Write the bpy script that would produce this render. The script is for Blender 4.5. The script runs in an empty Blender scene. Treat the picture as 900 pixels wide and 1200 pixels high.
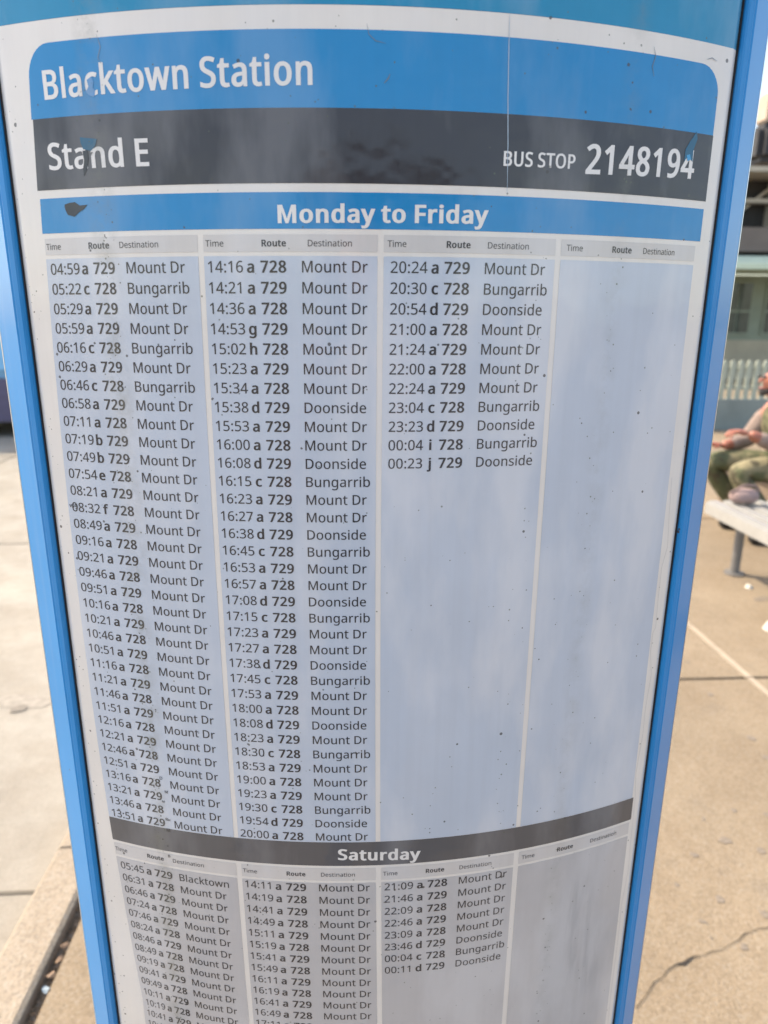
import bpy, bmesh, math, random
from mathutils import Vector, Matrix, noise
from mathutils.geometry import tessellate_polygon, delaunay_2d_cdt
random.seed(7)
SC = bpy.context.scene
COL = SC.collection
R = math.radians
EYE = 1.5
U = 0.0125            # one timetable row is 12.5 mm
# ------------------------------------------------------------------ camera
CAMM = ((0.9985288, 0.0536906, 0.0075859), (-0.0537726, 0.9624716, 0.2660016), (0.0069806, -0.2660182, 0.9639427))
CAMC = Vector((-0.0202738, -0.4467565, EYE))
FPX = 792.2595        # focal length in pixels of a 1200 px high picture
cam = bpy.data.cameras.new('camera')
cam.sensor_fit = 'VERTICAL'; cam.sensor_height = 24; cam.lens = FPX / 1200 * 24
cam.clip_start = 0.02; cam.clip_end = 3000
cam.dof.use_dof = True; cam.dof.focus_distance = 0.50; cam.dof.aperture_fstop = cam.lens / 3.4
camo = bpy.data.objects.new('camera', cam); COL.objects.link(camo)
rt = Vector([CAMM[i][0] for i in range(3)]); fw = Vector([CAMM[i][1] for i in range(3)]); up = Vector([CAMM[i][2] for i in range(3)])
camo.matrix_world = Matrix(((rt.x, up.x, -fw.x, CAMC.x), (rt.y, up.y, -fw.y, CAMC.y), (rt.z, up.z, -fw.z, CAMC.z), (0, 0, 0, 1)))
SC.camera = camo
# ------------------------------------------------------------------ light
SUN = Vector((-0.85, 0.5, 1.15)).normalized()          # towards the sun
world = bpy.data.worlds.new('World'); SC.world = world; world.use_nodes = True
nt = world.node_tree
sky = nt.nodes.new('ShaderNodeTexSky'); sky.sky_type = 'NISHITA'; sky.sun_disc = False
sky.sun_elevation = math.asin(SUN.z); sky.sun_rotation = math.atan2(SUN.x, SUN.y)
sky.air_density = 1.0; sky.dust_density = 2.2
bg = nt.nodes['Background']; bg.inputs['Strength'].default_value = 0.15
nt.links.new(sky.outputs[0], bg.inputs['Color'])
sl = bpy.data.lights.new('sun', 'SUN'); sl.energy = 2.0; sl.angle = R(0.5); sl.color = (1, 0.93, 0.82)
so = bpy.data.objects.new('sun', sl); COL.objects.link(so)
so.rotation_euler = SUN.to_track_quat('Z', 'Y').to_euler(); so.location = (-5, 3, 8)
SC.view_settings.view_transform = 'Standard'; SC.view_settings.look = 'None'
SC.view_settings.gamma = 1; SC.view_settings.exposure = 1.6
SC.view_settings.use_white_balance = True; SC.view_settings.white_balance_temperature = 7600; SC.view_settings.white_balance_tint = 10
SC.cycles.max_bounces = 6

# ------------------------------------------------------------------ node helpers
def new_mat(name):
    m = bpy.data.materials.new(name); m.use_nodes = True
    return m, m.node_tree, m.node_tree.nodes['Principled BSDF']
def N(t, kind, **kw):
    n = t.nodes.new(kind if kind.startswith('Node') else 'ShaderNode' + kind)
    for k, v in kw.items(): setattr(n, k, v)
    return n
def lk(t, a, b): t.links.new(a, b)
def noise_n(t, vec, scale, detail=4, rough=.55):
    n = N(t, 'TexNoise'); n.inputs['Scale'].default_value = scale; n.inputs['Detail'].default_value = detail
    n.inputs['Roughness'].default_value = rough
    if vec is not None: lk(t, vec, n.inputs['Vector'])
    return n.outputs[0]
def ramp(t, fac, *st):
    n = N(t, 'ValToRGB'); e = n.color_ramp.elements
    e[0].position = st[0][0]; e[0].color = (*([st[0][1]] * 3 if not isinstance(st[0][1], tuple) else st[0][1]), 1)
    e[1].position = st[1][0]; e[1].color = (*([st[1][1]] * 3 if not isinstance(st[1][1], tuple) else st[1][1]), 1)
    for p, c in st[2:]:
        k = e.new(p); k.color = (*([c] * 3 if not isinstance(c, tuple) else c), 1)
    lk(t, fac, n.inputs[0]); return n.outputs[0]
def mix(t, fac, a, b, mode='MIX'):
    n = N(t, 'Mix', data_type='RGBA', blend_type=mode)
    for s, v in ((n.inputs[0], fac), (n.inputs[6], a), (n.inputs[7], b)):
        if isinstance(v, (int, float)): s.default_value = v
        elif isinstance(v, tuple): s.default_value = (*v, 1)
        else: lk(t, v, s)
    return n.outputs[2]
def mth(t, op, a, b=None, c=None):
    n = N(t, 'Math', operation=op)
    for i, v in enumerate((a, b, c)):
        if v is None: continue
        if isinstance(v, (int, float)): n.inputs[i].default_value = v
        else: lk(t, v, n.inputs[i])
    return n.outputs[0]
def bump(t, h, st, dist=.01):
    n = N(t, 'Bump'); n.inputs['Strength'].default_value = st; n.inputs['Distance'].default_value = dist
    lk(t, h, n.inputs['Height']); return n.outputs[0]
def simple(name, col, rough=.6, metal=0, spec=.5, var=.12, scale=12, bmp=0, coat=0):
    m, t, p = new_mat(name)
    tc = N(t, 'TexCoord'); n = noise_n(t, tc.outputs['Object'], scale, 5)
    dark = tuple(c * (1 - var) for c in col); lite = tuple(min(1, c * (1 + var)) for c in col)
    lk(t, ramp(t, n, (.3, dark), (.7, lite)), p.inputs['Base Color'])
    p.inputs['Roughness'].default_value = rough; p.inputs['Metallic'].default_value = metal
    p.inputs['Specular IOR Level'].default_value = spec; p.inputs['Coat Weight'].default_value = coat
    if bmp:
        n2 = noise_n(t, tc.outputs['Object'], scale * 8, 4); lk(t, bump(t, n2, bmp), p.inputs['Normal'])
    return m

# ------------------------------------------------------------------ mesh helpers
def tag(o, label=None, cat=None, group=None, kind=None):
    for k, v in (('label', label), ('category', cat), ('group', group), ('kind', kind)):
        if v: o[k] = v
    return o
def empty(name, loc=(0, 0, 0), rz=0):
    o = bpy.data.objects.new(name, None); COL.objects.link(o); o.location = loc; o.rotation_euler.z = rz
    o.empty_display_size = .1; return o
def mesh_obj(name, verts, faces, mat, parent=None, smooth=False, uvs=None, loc=None):
    me = bpy.data.meshes.new(name); me.from_pydata([tuple(v) for v in verts], [], faces); me.update()
    if uvs:
        l = me.uv_layers.new(name='UVMap')
        for lp in me.loops: l.data[lp.index].uv = uvs[lp.vertex_index]
    if mat: me.materials.append(mat)
    if smooth: me.polygons.foreach_set('use_smooth', [True] * len(me.polygons))
    o = bpy.data.objects.new(name, me); COL.objects.link(o)
    if parent: o.parent = parent
    if loc: o.location = loc
    return o
class MB:
    def __init__(s): s.v = []; s.f = []
    def box(s, x0, x1, y0, y1, z0, z1):
        b = len(s.v)
        s.v += [(x0, y0, z0), (x1, y0, z0), (x1, y1, z0), (x0, y1, z0), (x0, y0, z1), (x1, y0, z1), (x1, y1, z1), (x0, y1, z1)]
        s.f += [tuple(b + i for i in q) for q in ((3, 2, 1, 0), (4, 5, 6, 7), (0, 1, 5, 4), (1, 2, 6, 5), (2, 3, 7, 6), (3, 0, 4, 7))]
        return s
    def prism(s, pts, z0, z1):
        b = len(s.v); n = len(pts)
        s.v += [(x, y, z0) for x, y in pts] + [(x, y, z1) for x, y in pts]
        s.f += [tuple(b + n + i for i in range(n)), tuple(b + n - 1 - i for i in range(n))]
        s.f += [(b + i, b + (i + 1) % n, b + n + (i + 1) % n, b + n + i) for i in range(n)]
        return s
    def xprism(s, pts, x0, x1):           # pts in (y, z)
        b = len(s.v); n = len(pts)
        s.v += [(x0, y, z) for y, z in pts] + [(x1, y, z) for y, z in pts]
        s.f += [tuple(b + n + i for i in range(n)), tuple(b + n - 1 - i for i in range(n))]
        s.f += [(b + i, b + (i + 1) % n, b + n + (i + 1) % n, b + n + i) for i in range(n)]
        return s
    def tube(s, a, c, r0, r1=None, n=12):
        r1 = r0 if r1 is None else r1
        a = Vector(a); c = Vector(c); d = (c - a).normalized()
        x = d.orthogonal().normalized(); y = d.cross(x); b = len(s.v)
        for p, r in ((a, r0), (c, r1)):
            for i in range(n):
                t = 2 * math.pi * i / n; s.v.append(tuple(p + x * r * math.cos(t) + y * r * math.sin(t)))
        s.f += [(b + i, b + (i + 1) % n, b + n + (i + 1) % n, b + n + i) for i in range(n)]
        s.f += [tuple(b + n + i for i in range(n)), tuple(b + n - 1 - i for i in range(n))]
        return s
    def obj(s, name, mat, parent=None, bevel=0, smooth=False, loc=None):
        o = mesh_obj(name, s.v, s.f, mat, parent, smooth, loc=loc)
        if bevel:
            bm = bmesh.new(); bm.from_mesh(o.data)
            bmesh.ops.bevel(bm, geom=[e for e in bm.edges if e.calc_face_angle(0) > .5], offset=bevel, segments=2, affect='EDGES', clamp_overlap=True)
            bm.to_mesh(o.data); bm.free()
        return o

# ------------------------------------------------------------------ the curved board: (s, z) in rows -> world
K = 0.0200949; W = 19.808; Z0 = 2.807168
def surf(s, z, off=0.0):
    t = max(0.0, abs(s) - 19.0) / .8
    a = s * K; r = 1 / K + off / U - .40 * t * t
    return Vector((math.sin(a) * r * U, (1 / K - math.cos(a) * r) * U, EYE + (z + Z0) * U))
CC = Vector((-1.6219073, -35.7405207, -2.8071681))
def back(u, v):                            # where the line of sight of a photo pixel meets the board
    c = ((u - 450) / FPX, 1, (600 - v) / FPX)
    d = Vector([sum(CAMM[i][j] * c[j] for j in range(3)) for i in range(3)])
    Rr = 1 / K; a = d.x ** 2 + d.y ** 2; b = 2 * (CC.x * d.x + (CC.y - Rr) * d.y); q = CC.x ** 2 + (CC.y - Rr) ** 2 - Rr * Rr
    t = (-b - math.sqrt(max(0, b * b - 4 * a * q))) / (2 * a); X = CC + d * t
    return math.atan2(X.x, Rr - X.y) * Rr, X.z
def world_pt(u, v, y=None, z=None):        # a photo pixel at a known depth y or height z
    c = ((u - 450) / FPX, 1, (600 - v) / FPX)
    d = Vector([sum(CAMM[i][j] * c[j] for j in range(3)) for i in range(3)])
    t = (y - CAMC.y) / d.y if y is not None else (z - CAMC.z) / d.z
    return CAMC + d * t
WS = [-0.0593, -0.0319, 0.1267, 0.0676, 0.018, -0.2117, 0.2417, 0.1267, -0.3495, 0.154, -0.2354, -0.3891, -0.4968, -0.1917, 0.8752]
WZ = [0.0221, 0.09, -0.0428, 0.0284, -0.0476, -0.0082, 0.0039, 0.0298, 0.048, -0.0903]
def warp(s, z):                            # the sheet is stuck on very slightly out of true
    a = s / 20; b = (max(-50, min(14, z)) + 18) / 25
    B = (1, a, b, a * b, a * a, b * b, a ** 3, b ** 3, a * a * b, a * b * b)
    return s + sum(WS[i * 3 + j] * a ** i * b ** j for i in range(5) for j in range(3)), z + sum(p * q for p, q in zip(B, WZ))

# ------------------------------------------------------------------ print material with shared wear and painted glare
def wear_glare_group():
    g = bpy.data.node_groups.new('print_wear_glare', 'ShaderNodeTree')
    g.interface.new_socket('Color', in_out='INPUT', socket_type='NodeSocketColor')
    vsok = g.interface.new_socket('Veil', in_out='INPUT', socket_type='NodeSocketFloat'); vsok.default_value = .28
    g.interface.new_socket('Color', in_out='OUTPUT', socket_type='NodeSocketColor')
    g.interface.new_socket('Rough', in_out='OUTPUT', socket_type='NodeSocketFloat')
    g.interface.new_socket('Height', in_out='OUTPUT', socket_type='NodeSocketFloat')
    gi = N(g, 'NodeGroupInput'); go = N(g, 'NodeGroupOutput')
    uv = N(g, 'UVMap'); uv.uv_map = 'UVMap'
    sp = N(g, 'SeparateXYZ'); lk(g, uv.outputs[0], sp.inputs[0])
    x, z = sp.outputs[0], sp.outputs[1]
    col = gi.outputs[0]
    # faint blotchy fading
    fade = ramp(g, noise_n(g, uv.outputs[0], .16, 4, .6), (.35, .94), (.7, 1.0))
    col = mix(g, 1.0, col, fade, 'MULTIPLY')
    vs = N(g, 'Mapping'); vs.inputs['Scale'].default_value = (1.6, .045, 1); lk(g, uv.outputs[0], vs.inputs[0])
    streak = ramp(g, noise_n(g, vs.outputs[0], 1.0, 6, .65), (.3, (.955, .95, .945)), (.62, 1.0))
    col = mix(g, .8, col, streak, 'MULTIPLY')
    # milky patches of reflected glare, painted into the print colour
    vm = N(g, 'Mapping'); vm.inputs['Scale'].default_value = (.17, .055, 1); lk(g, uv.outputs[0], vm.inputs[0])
    glare = ramp(g, noise_n(g, vm.outputs[0], 1.0, 5, .55), (.48, 0.0), (.62, 1.0))
    glare = mth(g, 'MULTIPLY', glare, gi.outputs[1])
    col = mix(g, glare, col, (.72, .72, .74))
    # runs of grime down the sheet: centre s, drift, half width, strength
    def band(c, drift, w, wob):
        cz = mth(g, 'MULTIPLY_ADD', z, drift, c)
        d = mth(g, 'SUBTRACT', x, cz)
        d = mth(g, 'ADD', d, mth(g, 'MULTIPLY', mth(g, 'SUBTRACT', noise_n(g, uv.outputs[0], .35, 4), .5), wob))
        d = mth(g, 'DIVIDE', mth(g, 'ABSOLUTE', d), w)
        return mth(g, 'MAXIMUM', mth(g, 'SUBTRACT', 1.0, d), 0.0)
    bands = mth(g, 'MAXIMUM', band(-14.05, .004, .95, 1.2), mth(g, 'MULTIPLY', band(12.9, .012, .8, 1.0), .45))
    bands2 = mth(g, 'MAXIMUM', band(8.4, .006, .7, 1.2), band(-18.9, 0, .5, 1.2))
    allb = mth(g, 'MAXIMUM', bands, mth(g, 'MULTIPLY', bands2, .6))
    gn = ramp(g, noise_n(g, uv.outputs[0], .55, 8, .7), (.42, 0.0), (.7, 1.0))
    grime = mth(g, 'MULTIPLY', mth(g, 'MULTIPLY', bands, gn), .55)
    col = mix(g, grime, col, (.22, .215, .17))
    # fine specks, thick along the runs, sparse elsewhere
    def specks(scale, size, m, c, strength):
        nonlocal col
        vo = N(g, 'TexVoronoi'); vo.inputs['Scale'].default_value = scale; lk(g, uv.outputs[0], vo.inputs['Vector'])
        s1 = N(g, 'SeparateXYZ'); lk(g, vo.outputs['Color'], s1.inputs[0])
        ok = mth(g, 'LESS_THAN', s1.outputs[0], m)
        r_ = mth(g, 'MULTIPLY', s1.outputs[1], size)
        dot = mth(g, 'LESS_THAN', vo.outputs['Distance'], r_)
        f = mth(g, 'MULTIPLY', mth(g, 'MULTIPLY', ok, dot), strength)
        col = mix(g, f, col, c)
    dens = mth(g, 'MULTIPLY_ADD', mth(g, 'MULTIPLY', allb, gn), .55, .012)
    specks(3.2, .33, dens, (.06, .055, .05), .8)
    specks(7.0, .4, mth(g, 'MULTIPLY', dens, .8), (.10, .11, .07), .7)
    # broad hand-wiped smear in the empty Saturday column
    mk = mth(g, 'MULTIPLY', mth(g, 'MAXIMUM', mth(g, 'SUBTRACT', 1.0, mth(g, 'DIVIDE', mth(g, 'ABSOLUTE', mth(g, 'SUBTRACT', x, mth(g, 'MULTIPLY_ADD', z, -.16, 7.9))), 1.9)), 0.0),
             mth(g, 'MAXIMUM', mth(g, 'SUBTRACT', 1.0, mth(g, 'DIVIDE', mth(g, 'ABSOLUTE', mth(g, 'ADD', z, 45.5)), 6.5)), 0.0))
    sm = N(g, 'Mapping'); sm.inputs['Rotation'].default_value = (0, 0, -.16); sm.inputs['Scale'].default_value = (1.1, .10, 1); lk(g, uv.outputs[0], sm.inputs[0])
    smn = ramp(g, noise_n(g, sm.outputs[0], 1.3, 5, .6), (.42, 0.0), (.62, 1.0))
    col = mix(g, mth(g, 'MULTIPLY', mth(g, 'MINIMUM', mth(g, 'MULTIPLY', mk, 3.0), 1.0), mth(g, 'MULTIPLY', smn, .28)), col, (.24, .235, .25))
    lk(g, col, go.inputs[0])
    sc_ = N(g, 'Mapping'); sc_.inputs['Scale'].default_value = (4.0, .12, 1); sc_.inputs['Rotation'].default_value = (0, 0, .05); lk(g, uv.outputs[0], sc_.inputs[0])
    lk(g, ramp(g, noise_n(g, sc_.outputs[0], 2.0, 5, .7), (.3, .05), (.75, .20)), go.inputs[1])
    lk(g, noise_n(g, uv.outputs[0], .22, 3, .5), go.inputs[2])
    return g
WEAR_GLARE = wear_glare_group()
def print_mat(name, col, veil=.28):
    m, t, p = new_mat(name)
    g = t.nodes.new('ShaderNodeGroup'); g.node_tree = WEAR_GLARE; g.inputs[0].default_value = (*col, 1); g.inputs[1].default_value = veil
    lk(t, g.outputs[0], p.inputs['Base Color']); p.inputs['Roughness'].default_value = .45
    p.inputs['Specular IOR Level'].default_value = .05
    p.inputs['Coat Weight'].default_value = 1.0; p.inputs['Coat IOR'].default_value = 1.44
    lk(t, g.outputs[1], p.inputs['Coat Roughness'])
    lk(t, bump(t, g.outputs[2], .35, .004), p.inputs['Coat Normal'])
    return m
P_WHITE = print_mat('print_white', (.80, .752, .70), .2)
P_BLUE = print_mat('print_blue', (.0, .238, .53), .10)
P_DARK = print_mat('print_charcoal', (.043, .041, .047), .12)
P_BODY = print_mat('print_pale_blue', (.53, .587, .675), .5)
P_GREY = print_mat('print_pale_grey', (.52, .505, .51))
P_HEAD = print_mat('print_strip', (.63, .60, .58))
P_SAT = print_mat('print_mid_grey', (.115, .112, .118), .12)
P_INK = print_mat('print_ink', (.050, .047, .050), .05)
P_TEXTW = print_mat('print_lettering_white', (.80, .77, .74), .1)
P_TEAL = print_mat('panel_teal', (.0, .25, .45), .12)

def zpos(v): return v
def patch(name, s0, s1, z0, z1, off, mat, parent, warped=True, round_top=0, ns=None):
    """a printed area: a piece of the curved sheet"""
    ns = ns or max(2, int(abs(s1 - s0) * 2)); nz = max(1, int(abs(z1 - z0) / 4))
    sl_ = [s0 + (s1 - s0) * i / ns for i in range(ns + 1)]
    if max(abs(s0), abs(s1)) > 19.2:
        sl_ = sorted(sl_ + [sg * (18.9 + .11 * k) for sg in (-1, 1) for k in range(9)]); ns = len(sl_) - 1
    vs, fs, uv = [], [], []
    for j in range(nz + 1):
        for i in range(ns + 1):
            s = sl_[i]; z = z0 + (z1 - z0) * j / nz
            a, b = warp(s, z) if warped else (s, z)
            if max(abs(s0), abs(s1)) > 19.2: a = s
            vs.append(surf(a, b, off)); uv.append((a, b))
    for j in range(nz):
        for i in range(ns):
            q = j * (ns + 1) + i; fs.append((q, q + 1, q + ns + 2, q + ns + 1))
    return mesh_obj(name, vs, fs, mat, parent, True, uv)
def outline(name, pts, off, mat, parent):
    """a printed area or torn scrap with an outline of its own, points in (s, z)"""
    tri = tessellate_polygon([[Vector((a, b, 0)) for a, b in pts]])
    return mesh_obj(name, [surf(a, b, off) for a, b in pts], [tuple(t) for t in tri], mat, parent, True, list(pts))

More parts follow.
